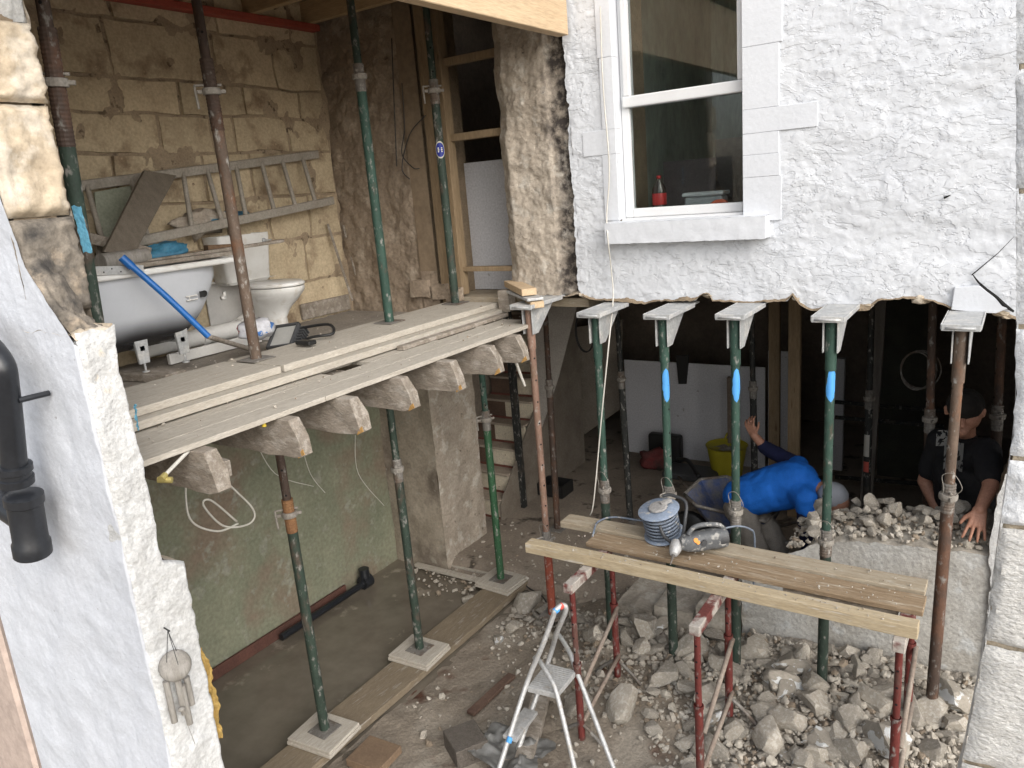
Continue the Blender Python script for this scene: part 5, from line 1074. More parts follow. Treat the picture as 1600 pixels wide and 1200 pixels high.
k = MB(); k.prism([(SX1 + .003, 5.58, .1), (SX1 + .003, 7.3, .1), (SX1 + .003, 7.3, 2.02), (SX1 + .003, 5.58, .26)], (.02, 0, 0)); k.build('stringer', mat('dull stringer', (.24, .21, .17), (.18, .15, .12)), stair)
p = pZ(818, 792, .1); k = MB(); k.box(p.x - .03, p.x + .03, p.y - .03, p.y + .03, .1, 2.5); tag(k.build('post', P_BLACK, bevel=.003), 'black splashed post at the foot of the stairs', 'post')
# pale sloping panels near the stair (stripped soffit boards)
p = [pY(a, b, 6.4) for a, b in [(838, 480), (900, 480), (872, 590), (846, 668), (832, 668)]]
k = MB(); k.prism(p, (0, .02, 0)); tag(k.build('soffit_panel', mat('grey soffit board', (.50, .47, .43), (.44, .41, .37), bump=.08)), 'pale sloping soffit panel beside the stairs behind the red prop', 'panel')
p = [pY(a, b, 8.2) for a, b in [(845, 520), (972, 500), (968, 640), (872, 708), (840, 708)]]
k = MB(); k.prism(p, (0, .03, 0)); tag(k.build('wall_board', mat('brown grey board', (.38, .33, .27), (.32, .28, .23), bump=.05)), 'large dull brown board standing behind the brown interior prop', 'board')
# ---- white boards at the back
p = [pY(a, b, 7.78) for a, b in [(975, 562), (1195, 550), (1195, 720), (980, 712)]]; zz = [.1, .1]
k = MB(); k.box(p[0].x, p[1].x, 7.78, 7.80, .105, p[0].z); tag(k.build('white_board', PLASTERBOARD, bevel=.002), 'large white board standing across the back of the dark room', 'board')
q0, q1 = pY(1200, 548, 7.9), pY(1232, 548, 7.9); k = MB(); k.box(q0.x, q1.x + .1, 7.9, 7.92, .1, q0.z); tag(k.build('white_board', PLASTERBOARD, bevel=.002), 'narrow white board seen between the two timber studs', 'board')
q0, q1 = pY(1303, 560, 8.0), pY(1320, 560, 8.0); k = MB(); k.box(q0.x, q1.x, 8.0, 8.06, .1, q0.z); tag(k.build('white_board', PLASTERBOARD, bevel=.002), 'white board edge standing right of the studs', 'board')
p = pY(1066, 540, 7.7); k = MB(); k.prism([pY(a, b, 7.74) for a, b in [(1056, 556), (1076, 555), (1072, 600), (1060, 600)]], (0, .02, 0)); tag(k.build('dark_rag', BLACK), 'dark strip hanging over the top of the white board', 'cloth')
p0 = pY(1140, 590, 7.6); k = MB(); k.box(p0.x - .03, p0.x + .07, 7.6, 7.65, .1, p0.z); tag(k.build('dark_batten', DARKWALL, bevel=.003), 'dark batten standing against the white board', 'batten')
# studs
for i, (a, bpx, y, w_) in enumerate([(1209, 690, 7.1, .10), (1239, 740, 6.7, .10)]):
    q = pY(a, bpx, y); k = MB(); k.box(q.x - w_ / 2, q.x + w_ / 2, y, y + .05, .1, 2.48); tag(k.build('stud', STUDWOOD, bevel=.003), ['brown timber stud left of the pair behind the bending man', 'knotty timber stud right of the pair behind the bending man'][i], 'stud')
q = pY(1378, 480, 7.0); q2 = pY(1355, 800, 7.0); beamobj('stud', 'grey weathered timber leaning behind the labelled black prop', (q.x, 7.0, 2.47), (q2.x, 6.9, .12), .10, .05, mat('grey timber', (.22, .20, .18), (.15, .135, .12), stretch=(4, 4, .6)), 'stud', up=(0, 1, 0))
for i, b in enumerate((628, 652, 745)):
    a0, a1 = pY(1305, b, 7.4), pY(1475, b + 14, 7.4); k = MB(); k.tube([a0, a1], .02, 8); tag(k.build('rail', P_BLACK, smooth=True), ['top dark rail', 'middle dark rail', 'lowest dark rail'][i] + ' across the dark right part of the room', 'rail')
q = pY(1420, 600, 8.0); k = MB(); k.box(q.x - .25, q.x + .15, 8.0, 8.05, .1, 2.1); tag(k.build('dark_door', mat('dark olive door', (.07, .07, .055), (.05, .05, .04)), bevel=.004), 'dim olive door leaf at the back of the dark room', 'door')
# labels on the black prop
lp = pY(1352, 838, 6.5); tpx = pY(1362, 475, 6.5); tpx.z = 2.47; lp.z = .11
def on_prop(z): f_ = (z - lp.z) / (tpx.z - lp.z); return lp.lerp(tpx, f_)
for nm, b0, b1, mt, lab in [('paper_label', 678, 712, plain('old paper label', (.55, .53, .48), .7), 'torn pale paper label on the black prop in the dark room'), ('red_label', 720, 736, plain('white red label', (.6, .12, .09), .6), 'small red label below the paper label on the black prop')]:
    z1, z0 = pY(1356, b0, 6.5).z, pY(1356, b1, 6.5).z; k = MB()
    k.grid(lambda u, v: (lambda c: c + V((.0315 * math.sin(lerp(-1.1, .5, u)), -.0315 * math.cos(lerp(-1.1, .5, u)), 0)))(on_prop(lerp(z0, z1, v))), 8, 2); tag(k.build(nm, mt, smooth=True), lab, 'label')
# ---- bucket, case, tools
q = pZ(1136, 742, .105); bk = thing('bucket', 'yellow flexible bucket full of rubble dust behind the bending man', 'bucket', q); YEL = plain('yellow plastic', (.46, .40, .03), .5)
k = MB(); k.lathe([(.13, 0), (.15, .01), (.205, .33), (.215, .335), (.205, .325), (.0, .28)], q, 26); k.build('tub', YEL, bk, smooth=True, auto=50)
k = MB(); k.grid(lambda u, v: q + V((math.cos(u * 6.283) * v * .20, math.sin(u * 6.283) * v * .20, .30 + .02 * fr((u * 5, v * 3, 0), 2, 3))), 24, 6); k.build('contents', RUBBLE, bk, smooth=True)
k = MB(); k.tube(curve([q + V((-.08, .19, .33)), q + V((-.05, .21, .39)), q + V((.05, .21, .39)), q + V((.08, .19, .33))], 5), .012, 8); k.build('handle', YEL, bk, smooth=True)
q = pY(1040, 702, 7.6); k = MB(); k.box(q.x - .19, q.x + .19, 7.55, 7.66, .11, .44); tag(k.build('tool_case', BLACK, bevel=.03, seg=3), 'black plastic tool case standing against the white board', 'case')
q = pZ(1022, 728, .12); scrap('red_tool', 'dusty red power tool lying on the floor below the black case', (q.x, q.y, .2), .16, .12, .10, mat('dusty red tool', (.20, .035, .035), (.07, .05, .045), scale=5), 'tool', 2, .5)
q = pZ(1085, 745, .11); k = MB(); k.box(q.x - .3, q.x + .25, q.y - .16, q.y + .16, .11, .19); tag(k.build('mixing_tray', DKGREY, bevel=.02), 'low dark grey tray on the floor left of the yellow bucket', 'tray')
k = MB(); k.tube([pZ(1060, 745, .3), pZ(1108, 800, .2)], .014, 8); k.tube(curve([pZ(1058, 718, .3), pZ(1075, 720, .32), pZ(1092, 745, .3)], 5), .022, 8, mi=1); tag(k.build('pole_tool', [OLDWOOD, BLACK], smooth=True), 'long dusty pole with black grip leaning by the wheelbarrow', 'tool')
# wheelbarrow tray
wb = thing('wheelbarrow', 'blue wheelbarrow with dusty grey rim beside the bending man', 'wheelbarrow', pZ(1140, 810, .1)); cw = pY(1140, 785, 5.75)
rim = [V((-.34, -.12, .06)), V((-.18, -.26, .04)), V((.36, -.26, .0)), (V((.42, 0, .02))), V((.36, .28, .04)), V((-.12, .28, .1)), V((-.30, .14, .1))]
base = [v * .6 + V((.05, 0, -.22)) for v in rim]
k = MB(); n_ = len(rim)
rg = lambda L_, s=1: [cw + V((v.x * s, v.y * s, v.z)) for v in L_]
k.loft([rg(base), rg(rim), rg(rim, .95), rg([v + V((0, 0, .012)) for v in base], .96)], cap=True); k.build('tray', mat('dirty blue tray', (.06, .10, .26), (.20, .19, .17), scale=9, bump=.3), wb, bevel=.006)
k = MB(); k.tube([v + V((0, 0, .004)) for v in rg(rim)] + [rg(rim)[0] + V((0, 0, .004))], .014, 8); k.build('rim', P_GREY, wb, smooth=True)
k = MB(); k.lathe([(.03, -.03), (.15, -.035), (.17, 0), (.15, .035), (.03, .03)], cw + V((-.34, 0, cw.z * 0 - .30)), 20, axis=(0, 1, 0)); k.build('wheel', BLACK, wb, smooth=True)
for s in (-1, 1): k = MB(); k.tube([cw + V((-.36, s * .08, -.30)), cw + V((.3, s * .2, -.26)), cw + V((.75, s * .24, -.05))], .015, 8); k.build('handle', P_GREY, wb, smooth=True); k = MB(); k.tube([cw + V((.3, s * .2, -.26)), cw + V((.35, s * .2, .12 - cw.z))], .013, 8); k.build('leg', P_GREY, wb, smooth=True)
# dark crate with cables near the stair
q = pZ(868, 770, .11); k = MB(); k.box(q.x - .15, q.x + .15, q.y - .12, q.y + .12, .11, .115); 
for s in ((-.15, -.14, -.12, .12), (.14, .15, -.12, .12), (-.15, .15, -.12, -.11), (-.15, .15, .11, .12)): k.box(q.x + s[0], q.x + s[1], q.y + s[2], q.y + s[3], .116, .24)
tag(k.build('crate', BLACK, bevel=.003), 'black plastic crate on the floor behind the red prop', 'crate')
for i in range(4):
    k = MB(); c_ = V((q.x - .28, q.y + .05, .12 + .012 * i)); k.tube([c_ + V((math.cos(t) * (.13 + .02 * i), math.sin(t) * .12, .01 * math.sin(3 * t))) for t in [j * .3 for j in range(22)]], .007, 6); tag(k.build('cable_coil', CABLEK, smooth=True), 'coil of dark cable on the floor beside the black crate', 'cable', 'cable coils by the crate')
q = pZ(875, 690, .12); k = MB(); k.box(q.x - .02, q.x + .02, q.y, q.y + .02, .12, .5); tag(k.build('dark_stake', BLACK), 'short dark upright bar on the floor by the dull board', 'bar')
for i in range(3):
    k = MB(); c_ = pY(1432, 580, 6.0) + V((.01 * i, 0, 0)); k.tube([c_ + V((math.cos(t) * (.10 + .015 * i), .03 * i, math.sin(t) * .14)) for t in [j * .3 for j in range(22)]], .005, 6); tag(k.build('wire_loop', P_GREY, smooth=True), 'loop of thin wire hanging behind the dark rusty prop', 'cable', 'hanging wire loops')
k = MB(); c_ = pY(912, 520, 6.6); k.tube([c_ + V((math.cos(t) * .10, .02 * t / 6, math.sin(t) * .2)) for t in [j * .3 for j in range(44)]], .006, 6); tag(k.build('cable_coil', CABLEK, smooth=True), 'coil of dark cable hanging high behind the leftmost plated prop', 'cable')
# window sill things behind the lower pane
def wpt(a, b): return pY(a, b, FAC + .20)
q = wpt(1031, 322); q.z = WZ0 + .02; bt = thing('drink_bottle', 'red labelled plastic cola bottle standing inside the window', 'bottle', q)
k = MB(); k.lathe([(.036, 0), (.044, .01), (.044, .06), (.040, .10), (.044, .14), (.042, .165), (.017, .21), (.015, .225)], q, 20); k.build('body', plain('dark bottle', (.05, .04, .035), .15), bt, smooth=True)
k = MB(); k.lathe([(.0445, .065), (.0452, .066), (.0452, .135), (.0445, .136)], q, 20); k.build('label', plain('red label', (.48, .03, .03), .4), bt, smooth=True)
k = MB(); k.lathe([(.015, .222), (.015, .243), (.0, .245)], q, 14); k.build('cap', plain('red cap', (.42, .03, .03), .4), bt, smooth=True)
q = wpt(1098, 318); q.z = WZ0 + .02; tb = thing('tool_tray', 'grey plastic tool tray standing inside the window', 'tray', q)
k = MB(); k.box(q.x - .12, q.x + .12, q.y, q.y + .12, q.z, q.z + .10); k.build('box', plain('grey plastic box', (.30, .33, .35), .5), tb, bevel=.012); k = MB(); k.box(q.x - .13, q.x + .13, q.y - .01, q.y + .13, q.z + .101, q.z + .125); k.build('lid', plain('pale grey lid', (.42, .45, .47), .5), tb, bevel=.006)
q = wpt(1122, 322); q.z = WZ0 + .02; k = MB(); k.tube(curve([q + V((-.05, -.02, .02)), q + V((-.01, -.02, .055)), q + V((.05, -.02, .055)), q + V((.06, -.02, .01))], 5), .016, 10); tag(k.build('orange_grip', plain('orange grip', (.65, .13, .06), .5), smooth=True), 'orange tool grip lying in front of the tray inside the window', 'tool')
for i, (a, w_) in enumerate([(1140, .10), (1090, .26)]):
    q = pY(a, 300, 5.6); k = MB(); k.box(q.x - w_, q.x + w_, 5.6, 5.65, 2.72, [3.42, 3.3][i]); tag(k.build('stored_board', [DARKWALL, mat('dull purple grey board', (.16, .14, .15), (.12, .105, .11))][i]), ['dark board standing at the right inside the window room', 'dull grey board standing in the window room behind the tray'][i], 'board')
# ================================================================== people
def cap_mesh(caps):
    """tapered capsules as closed tubes, for voxel union"""
    k = MB()
    for (p, q, r1, r2) in caps:
        p = V(p); q = V(q); d = (q - p); L_ = d.length; d = d.normalized() if L_ > 1e-6 else V((0, 0, 1)); pts = []; rs = []
        for i in range(5): t = math.pi / 2 * (1 - i / 4); pts.append(p - d * r1 * math.sin(t)); rs.append(max(r1 * math.cos(t), r1 * .02))
        for i in range(5): t = math.pi / 2 * i / 4; pts.append(q + d * r2 * math.sin(t)); rs.append(max(r2 * math.cos(t), r2 * .02))
        k.tube(pts, rs, 14)
    return k
def organic(name, caps, mt, par, vox=.012, sm=8, disp=0, dsc=6, scale=None):
    k = cap_mesh(caps)
    o = k.build(name, mt, par, smooth=True)
    m_ = o.modifiers.new('remesh', 'REMESH'); m_.mode = 'VOXEL'; m_.voxel_size = vox; m_.use_smooth_shade = True
    s_ = o.modifiers.new('smooth', 'SMOOTH'); s_.iterations = sm; s_.factor = .5
    if disp:
        tx = bpy.data.textures.new(name + '_folds', 'CLOUDS'); tx.noise_scale = 1 / dsc; tx.noise_depth = 3
        d_ = o.modifiers.new('folds', 'DISPLACE'); d_.texture = tx; d_.strength = disp; d_.mid_level = .5
    return o
SKIN = mat('skin', (.42, .22, .15), (.36, .18, .12), scale=8, rough=.55, bump=.1, bs=60)
BLUESHIRT = mat('bright blue shirt', (.012, .16, .66), (.01, .13, .55), scale=4, rough=.8, bump=.12, bs=120)
NAVY = mat('navy sleeve', (.012, .016, .06), (.008, .011, .04), rough=.85, bump=.1)
KHAKI = mat('dusty grey trousers', (.23, .21, .185), (.18, .165, .145), scale=6, rough=.9, bump=.2, bs=80)
BLACKT = mat('black t-shirt', (.016, .016, .018), (.01, .01, .012), rough=.9, bump=.15)
JEANS = mat('dusty jeans', (.12, .15, .20), (.16, .17, .18), scale=10, rough=.9, bump=.2)
def hand(wrist, d, n, sidev, curl=.3, s=1.0):
    """palm and five fingers; d = pointing direction, n = back-of-hand normal, sidev = thumb side"""
    d = V(d).normalized(); n = V(n); n = (n - d * n.dot(d)).normalized(); t = V(sidev); t = (t - d * t.dot(d) - n * t.dot(n)).normalized(); w_ = V(wrist); c = []
    for a_ in (-.030, -.010, .010, .030): c.append((w_ + t * a_ * .7, w_ + d * .085 * s + t * a_ * 1.1, .015 * s, .012 * s))
    for a_, L_ in ((-.038, .058), (-.0125, .074), (.0125, .080), (.038, .072)):
        p = w_ + d * .09 * s + t * a_; sp9 = t * a_ * 6 * (1 if curl < .4 else .2); d1 = (d - n * curl * .5 + sp9).normalized(); d2 = (d - n * curl * 1.4 + sp9).normalized(); d3 = (d - n * curl * 2.4 + sp9).normalized()
        q = p + d1 * L_ * .45 * s; r_ = q + d2 * L_ * .32 * s; e = r_ + d3 * L_ * .25 * s
        c += [(p, q, .0092 * s, .0088 * s), (q, r_, .0088 * s, .0083 * s), (r_, e, .0083 * s, .0072 * s)]
    p = w_ + d * .025 * s + t * .028; q = w_ + d * .055 * s + t * .062 - n * .01; e = q + (d * .8 + t * .35 - n * .25).normalized() * .035 * s
    c += [(p, q, .015 * s, .0115 * s), (q, e, .0112 * s, .009 * s)]
    return c
# ---- bending man (bright blue shirt)
m1 = thing('person', 'man in bright blue shirt and grey cap bending over behind the props', 'person', (-1.6, 5.5, .1))
hip = pY(1166, 782, 5.55); mid = pY(1205, 765, 5.55); che = pY(1243, 757, 5.55); nk = pY(1274, 760, 5.52); hdp = pY(1298, 776, 5.46)
shF = pY(1246, 728, 5.74); elF = pY(1196, 700, 5.86); wrF = pY(1178, 680, 5.84); hdF = pY(1167, 654, 5.84)
shN = pY(1258, 780, 5.36); elN = pY(1262, 830, 5.34); wrN = elN + V((-.02, .10, -.24))
hipL = hip + V((-.02, -.09, -.04)); hipR = hip + V((0, .10, -.04))
knL = pY(1182, 856, 5.36); knR = pY(1216, 858, 5.52); ftL = V((knL.x - .08, knL.y, .15)); ftR = V((knR.x + .0, knR.y, .15))
fd = (hdF - wrF).normalized()
body = [(nk, hdp, .055, .06), (hdp + V((-.01, 0, .0)), hdp + V((.035, -.01, -.03)), .088, .092), (hdp + V((.04, -.02, -.07)), hdp + V((.07, -.03, -.09)), .05, .04), (hdp + V((.085, -.03, -.055)), hdp + V((.105, -.035, -.065)), .016, .012),
        (hdp + V((.0, -.095, -.02)), hdp + V((.01, -.10, .01)), .016, .018),
        (hip, che, .13, .14), (che, nk, .13, .06), (shF, elF, .05, .042), (elF, wrF, .042, .030), (che, shF, .09, .055), (che, shN, .09, .055), (shN, elN, .05, .042), (elN, wrN, .042, .028),
        (hip, hipL, .11, .10), (hip, hipR, .11, .10), (hipL, knL, .085, .06), (hipR, knR, .085, .06), (knL, ftL, .055, .04), (knR, ftR, .055, .04)]
body += hand(wrF, fd, V((-.3, -.9, .1)), V((1, .1, .3)), curl=1.3) + hand(wrN, V((0, .2, -1)), V((.2, -1, 0)), V((1, 0, 0)), .4)
organic('body', body, SKIN, m1, vox=.0055, sm=4)
shirt = [(hip + V((-.03, 0, .03)), mid + V((0, 0, .02)), .15, .165), (mid + V((0, 0, .02)), che + V((0, 0, .015)), .165, .17), (che, nk + V((-.03, 0, 0)), .155, .08), (che + V((.0, .02, .02)), shF, .12, .085), (che, shN, .12, .085), (mid + V((.04, -.02, -.04)), che + V((0, -.03, -.04)), .12, .13), (shN, shN.lerp(elN, .3), .085, .078), (hip + V((-.02, -.05, .0)), mid + V((0, -.05, -.0)), .13, .14)]
organic('shirt', shirt, BLUESHIRT, m1, vox=.009, sm=12, disp=.028, dsc=8)
organic('sleeve', [(shF + V((.02, 0, 0)), elF + (shF - elF) * .06, .066, .058), (elF, elF.lerp(wrF, .14), .056, .052)], NAVY, m1, vox=.009, sm=6, disp=.015, dsc=14)
organic('sleeve', [(shN.lerp(elN, .2), elN, .066, .064), (elN, elN.lerp(wrN, .9), .062, .05)], NAVY, m1, vox=.009, sm=6, disp=.015, dsc=14)
organic('trousers', [(hip + V((.0, 0, -.03)), hipL, .145, .125), (hip, hipR, .14, .12), (hipL, knL, .115, .085), (hipR, knR, .115, .085), (knL, ftL, .085, .075), (knR, ftR, .085, .075)], KHAKI, m1, vox=.010, sm=6, disp=.035, dsc=11)
for f_ in (ftL, ftR): organic('boot', [(f_ + V((-.04, 0, -.02)), f_ + V((.16, 0, -.03)), .045, .04)], BLACK, m1, vox=.01, sm=4)
cpv = V((.85, -.1, -.5)).normalized(); cc = hdp + V((.012, -.004, .002))
k = MB(); k.lathe([(.101, -.03), (.106, .0), (.102, .035), (.085, .072), (.05, .098), (.0, .108)], cc, 24, axis=V((.45, -.05, .88))); cap = k.build('cap', plain('pale grey cap', (.34, .36, .40), .9), m1, smooth=True)
cdn = V((.88, -.12, -.45)).normalized(); cs_ = V((.1, 1, 0)).normalized(); k = MB(); o0 = cc + cdn * .085 + V((-.02, 0, -.03))
k.grid(lambda u, v: o0 + cdn * (.085 * v * (1 - .5 * (2 * u - 1) ** 2)) + cs_ * lerp(-.075, .075, u) + V((0, 0, -.02 * v)), 10, 5); k.build('peak', plain('dark cap peak', (.22, .235, .26), .9), cap, smooth=True)
# ---- second man, in shade at the right
m2 = thing('person', 'man in dark t-shirt and jeans reaching down to the broken wall top at right', 'person', (-.2, 5.2, .1))
sh1 = pY(1541, 705, 5.02); sh2 = pY(1470, 690, 5.30); ch2 = pY(1505, 735, 5.20); nk2 = pY(1508, 682, 5.14); hd2 = pY(1507, 645, 5.05); hp2 = pY(1510, 830, 5.36)
el1 = pY(1548, 760, 4.80); wr1 = pY(1531, 797, 4.62); hn1 = pY(1521, 845, 4.51)
el2 = sh2 + V((-.08, .0, -.28)); wr2 = el2 + V((.12, -.12, -.2))
hdir = (hn1 - wr1).normalized()
body = [(nk2, hd2, .055, .06), (hd2 + V((0, .02, .03)), hd2 + V((.01, -.015, -.02)), .090, .080), (hd2 + V((.0, -.05, -.06)), hd2 + V((.0, -.07, -.09)), .045, .035), (hd2 + V((0, -.105, -.02)), hd2 + V((0, -.125, -.045)), .013, .015), (hd2 + V((-.092, .01, -.01)), hd2 + V((-.094, .01, .02)), .014, .016), (hd2 + V((.092, .01, -.01)), hd2 + V((.094, .01, .02)), .014, .016),
        (hp2, ch2, .13, .15), (ch2, nk2, .12, .06), (ch2, sh1, .10, .06), (ch2, sh2, .10, .06), (sh1, el1, .055, .043), (el1, wr1, .043, .030), (sh2, el2, .055, .043), (el2, wr2, .043, .03), (hp2, hp2 + V((-.1, 0, -.45)), .11, .07), (hp2, hp2 + V((.1, .0, -.45)), .11, .07), (hp2 + V((-.1, 0, -.45)), V((hp2.x - .1, hp2.y + .05, .15)), .065, .045), (hp2 + V((.1, 0, -.45)), V((hp2.x + .1, hp2.y + .05, .15)), .065, .045)]
body += hand(wr1, hdir, V((.1, -.75, .65)), V((-1, 0, .1)), .22, 1.06) + hand(wr2, V((.2, -.4, -1)), V((0, -1, .3)), V((1, 0, 0)), .5)
organic('body', body, SKIN, m2, vox=.005, sm=3)
organic('t_shirt', [(hp2 + V((0, 0, .02)), ch2, .165, .175), (ch2, nk2 + V((0, 0, -.05)), .165, .085), (ch2 + V((0, 0, .05)), sh1, .13, .085), (ch2 + V((0, 0, .05)), sh2, .13, .085), (sh1, sh1.lerp(el1, .72), .08, .07), (sh2, sh2.lerp(el2, .72), .08, .07)], BLACKT, m2, vox=.011, sm=8, disp=.02, dsc=8)
organic('jeans', [(hp2 + V((0, 0, -.04)), hp2 + V((-.1, 0, -.1)), .15, .12), (hp2, hp2 + V((.1, 0, -.1)), .15, .12), (hp2 + V((-.1, 0, -.1)), hp2 + V((-.1, 0, -.45)), .12, .085), (hp2 + V((.1, 0, -.1)), hp2 + V((.1, 0, -.45)), .12, .085), (hp2 + V((-.1, 0, -.45)), V((hp2.x - .1, hp2.y + .05, .2)), .085, .07), (hp2 + V((.1, 0, -.45)), V((hp2.x + .1, hp2.y + .05, .2)), .085, .07)], JEANS, m2, vox=.012, sm=6, disp=.015, dsc=10)
organic('hair', [(hd2 + V((0, .045, .035)), hd2 + V((0, -.02, .045)), .104, .093)], plain('dark hair', (.012, .01, .008), .9), m2, vox=.008, sm=2, disp=.01, dsc=30)
for i, (a, b, dz) in enumerate([(1478, 685, .05), (1490, 712, .09)]):
    q = pY(a, b, 5.02); k = MB(); k.grid(lambda u, v: q + V((lerp(-.05, .05, u), .012 * math.sin(u * 4) - .012, lerp(-dz, dz, v))), 28, 28, mask=lambda u, v: fr((u * 3 + i, v * 3, 2), 1.4, 3) < -.05); k.build('shirt_print', plain('grey shirt print', (.13, .13, .125), .9), m2)
# ================================================================== rubble
ROCKS = []; ROCKSW = []
for i in range(14):
    me = rock_mesh(i + 3, 3 if i < 6 else 2); me.materials.append(RUBBLE); me.polygons.foreach_set('use_smooth', [True] * len(me.polygons))
    try: me.set_sharp_from_angle(angle=R(28))
    except Exception: pass
    ROCKS.append(me)
    if i < 4:
        mw = me.copy(); mw.materials.clear(); mw.materials.append(RUBBLEW); ROCKSW.append(mw)
rg_ = random.Random(21)
def rock(loc, sx, sy, sz, label, group, rot=None, white=False, name='rubble_stone'):
    me = rg_.choice(ROCKSW if white else ROCKS[:8]); o = bpy.data.objects.new(name, me); COL.objects.link(o); o.location = loc; o.scale = (sx, sy, sz)
    o.rotation_euler = rot or (rg_.uniform(-.5, .5), rg_.uniform(-.5, .5), rg_.uniform(0, 6.28)); return tag(o, label, 'stone', group)
def gz(px, py):   # ground point seen at a pixel (iterated on the yard height)
    z = .1
    for _ in range(4): p = pZ(px, py, z); z = gh(p.x, p.y)
    return p
big = [ # px, py, half width px, flatness, label, white
 (975, 1108, 36, .75, 'large pale angular stone right of the stepladder', False), (905, 1105, 26, .7, 'flat dusty slab right behind the stepladder rail', False), (1240, 1050, 34, .6, 'long stone slab tilted up against the heap with white paint flakes', True),
 (1228, 1085, 28, .6, 'flat stone with white paint patch in the middle of the heap', True), (1110, 1110, 36, .8, 'broad flat stone behind the middle trestle', False), (1235, 1135, 30, .8, 'blocky stone near the bottom centre of the heap', False),
 (1200, 1160, 30, .9, 'upright pale block at the bottom of the heap', False), (1385, 1165, 38, .8, 'large stone with white painted face beside the right trestle', True), (1370, 1110, 34, .7, 'stone slab left of the right trestle leg', False),
 (1490, 1095, 34, .5, 'flat white topped stone leaning on the low wall at right', True), (1275, 1105, 34, .6, 'wide stone behind the bottom centre block', False), (1420, 1120, 34, .8, 'dusty boulder behind the right trestle leg', False),
 (1490, 1140, 24, .8, 'stone near the foot of the rusty right prop', False), (930, 1000, 22, .8, 'rounded stone behind the left trestle', False), (1005, 985, 28, .8, 'squarish stone in front of the footing stones', False),
 (1080, 1020, 30, .8, 'stone at the foot of the second plated prop', False), (1180, 1020, 34, .6, 'long stone lying in front of the low wall end', False), (1130, 1050, 24, .8, 'stone in the middle of the heap left of the leaning slab', False),
 (1040, 1060, 26, .7, 'stone between the left and middle trestles', False), (860, 960, 26, .6, 'flat stone near the foot of the red prop', False), (825, 945, 26, .5, 'flat dusty stone right of the far pad', False),
 (1330, 1180, 30, .8, 'stone at the bottom edge between the trestles', False), (1270, 1185, 26, .8, 'stone at the bottom edge of the heap', False), (1150, 1150, 22, .8, 'stone behind the bottom of the middle trestle', False),
 (1020, 1145, 14, 1, 'small cube-like pale stone on the muddy ground', False), (780, 1002, 11, .8, 'small white flake of painted render lying on the dirt', True), (733, 940, 11, .9, 'small pale stone beside the plank near the far pad', False), (1330, 1130, 28, .7, 'stone right of the bottom centre block', False), (1460, 1180, 26, .8, 'stone at the bottom right corner of the heap', False)]
for a, b, hw, fl_, lab, wh in big:
    p = gz(a, b); dep = (p - CAM).dot(FWD); r_ = hw / 1200 * dep * 1.18
    rock(p + V((0, 0, r_ * fl_ * .35)), r_, r_ * rg_.uniform(.7, .95), r_ * fl_, lab, None, white=wh)
placed = [(gz(a, b), hw) for a, b, hw, *_ in big]
def inheap(a, b):   # image-space density of the heap, sampled on the ground
    if b > 1215 or a > 1530: return 0
    d = 0
    if a > 1020 and b > 1000: d = 1
    elif a > 900 and b > 950: d = .55
    elif 780 < a and 900 < b: d = .45
    if a < 1000 and b > 1090: d *= .25
    if a < 880 and b > 1000: d *= .15
    if a < 1060 and b > 1130: d *= .3
    return d
n = 0
GL = 'grey brown rubble stone in the heap in front of the low wall'
while n < 215:
    x = rg_.uniform(-3.1, .05); y = rg_.uniform(2.9, 4.46); p = V((x, y, gh(x, y))); d = p - CAM; f_ = d.dot(FWD); a = 800 + 1200 * d.dot(RIGHT) / f_; b = 600 + 1200 * d.dot(DOWN) / f_
    if rg_.random() > inheap(a, b): continue
    r_ = rg_.choice([.03, .035, .04, .05, .06, .075, .10]) * (1 if a > 1000 else .75)
    reg = 'between the left trestle and the middle one' if 900 < a < 1090 else ('between the middle trestle and the right one' if 1090 <= a < 1400 else ('right of the right trestle by the rusty prop' if a >= 1400 else 'left of the left trestle by the far pad'))
    sz_ = 'small' if r_ < .045 else ('fist-sized' if r_ < .07 else 'hefty')
    rock(p + V((0, 0, r_ * .25 + .012)), r_ * rg_.uniform(1, 1.35), r_ * rg_.uniform(.55, 1), r_ * rg_.uniform(.32, .8), sz_ + ' grey brown rubble stone ' + reg, sz_ + ' rubble stones ' + reg, white=rg_.random() < .05); n += 1
# stones on top of the low wall
for i in range(60):
    x = rg_.uniform(-1.08, .02); y = rg_.uniform(FAC + .04 if True else 0, FAC + .48)
    if x > -.24 and y < FAC + .22: y += .24
    r_ = rg_.choice([.025, .03, .04, .05, .065]); z = interp(lt, x) + .03 + .05 * math.sin(math.pi * (y - FAC) / .5) + (.04 if rg_.random() < .4 else 0)
    rock(V((x, y, z + r_ * .2)), r_, r_ * rg_.uniform(.7, 1), r_ * rg_.uniform(.5, .9), ('small' if r_ < .04 else 'larger') + ' broken stone lying on top of the low wall ' + ('behind the blue marked prop' if x < -.6 else 'near the rusty prop'), ('small' if r_ < .04 else 'larger') + ' stones on the low wall ' + ('left' if x < -.6 else 'right'))
p = pY(1490, 800, 4.8); rock(p, .07, .05, .075, 'pale broken stone standing on the low wall beside the hand', None)
p = pY(1538, 820, 4.75); rock(p, .05, .05, .05, 'dark grey stone at the right end of the low wall top', None)
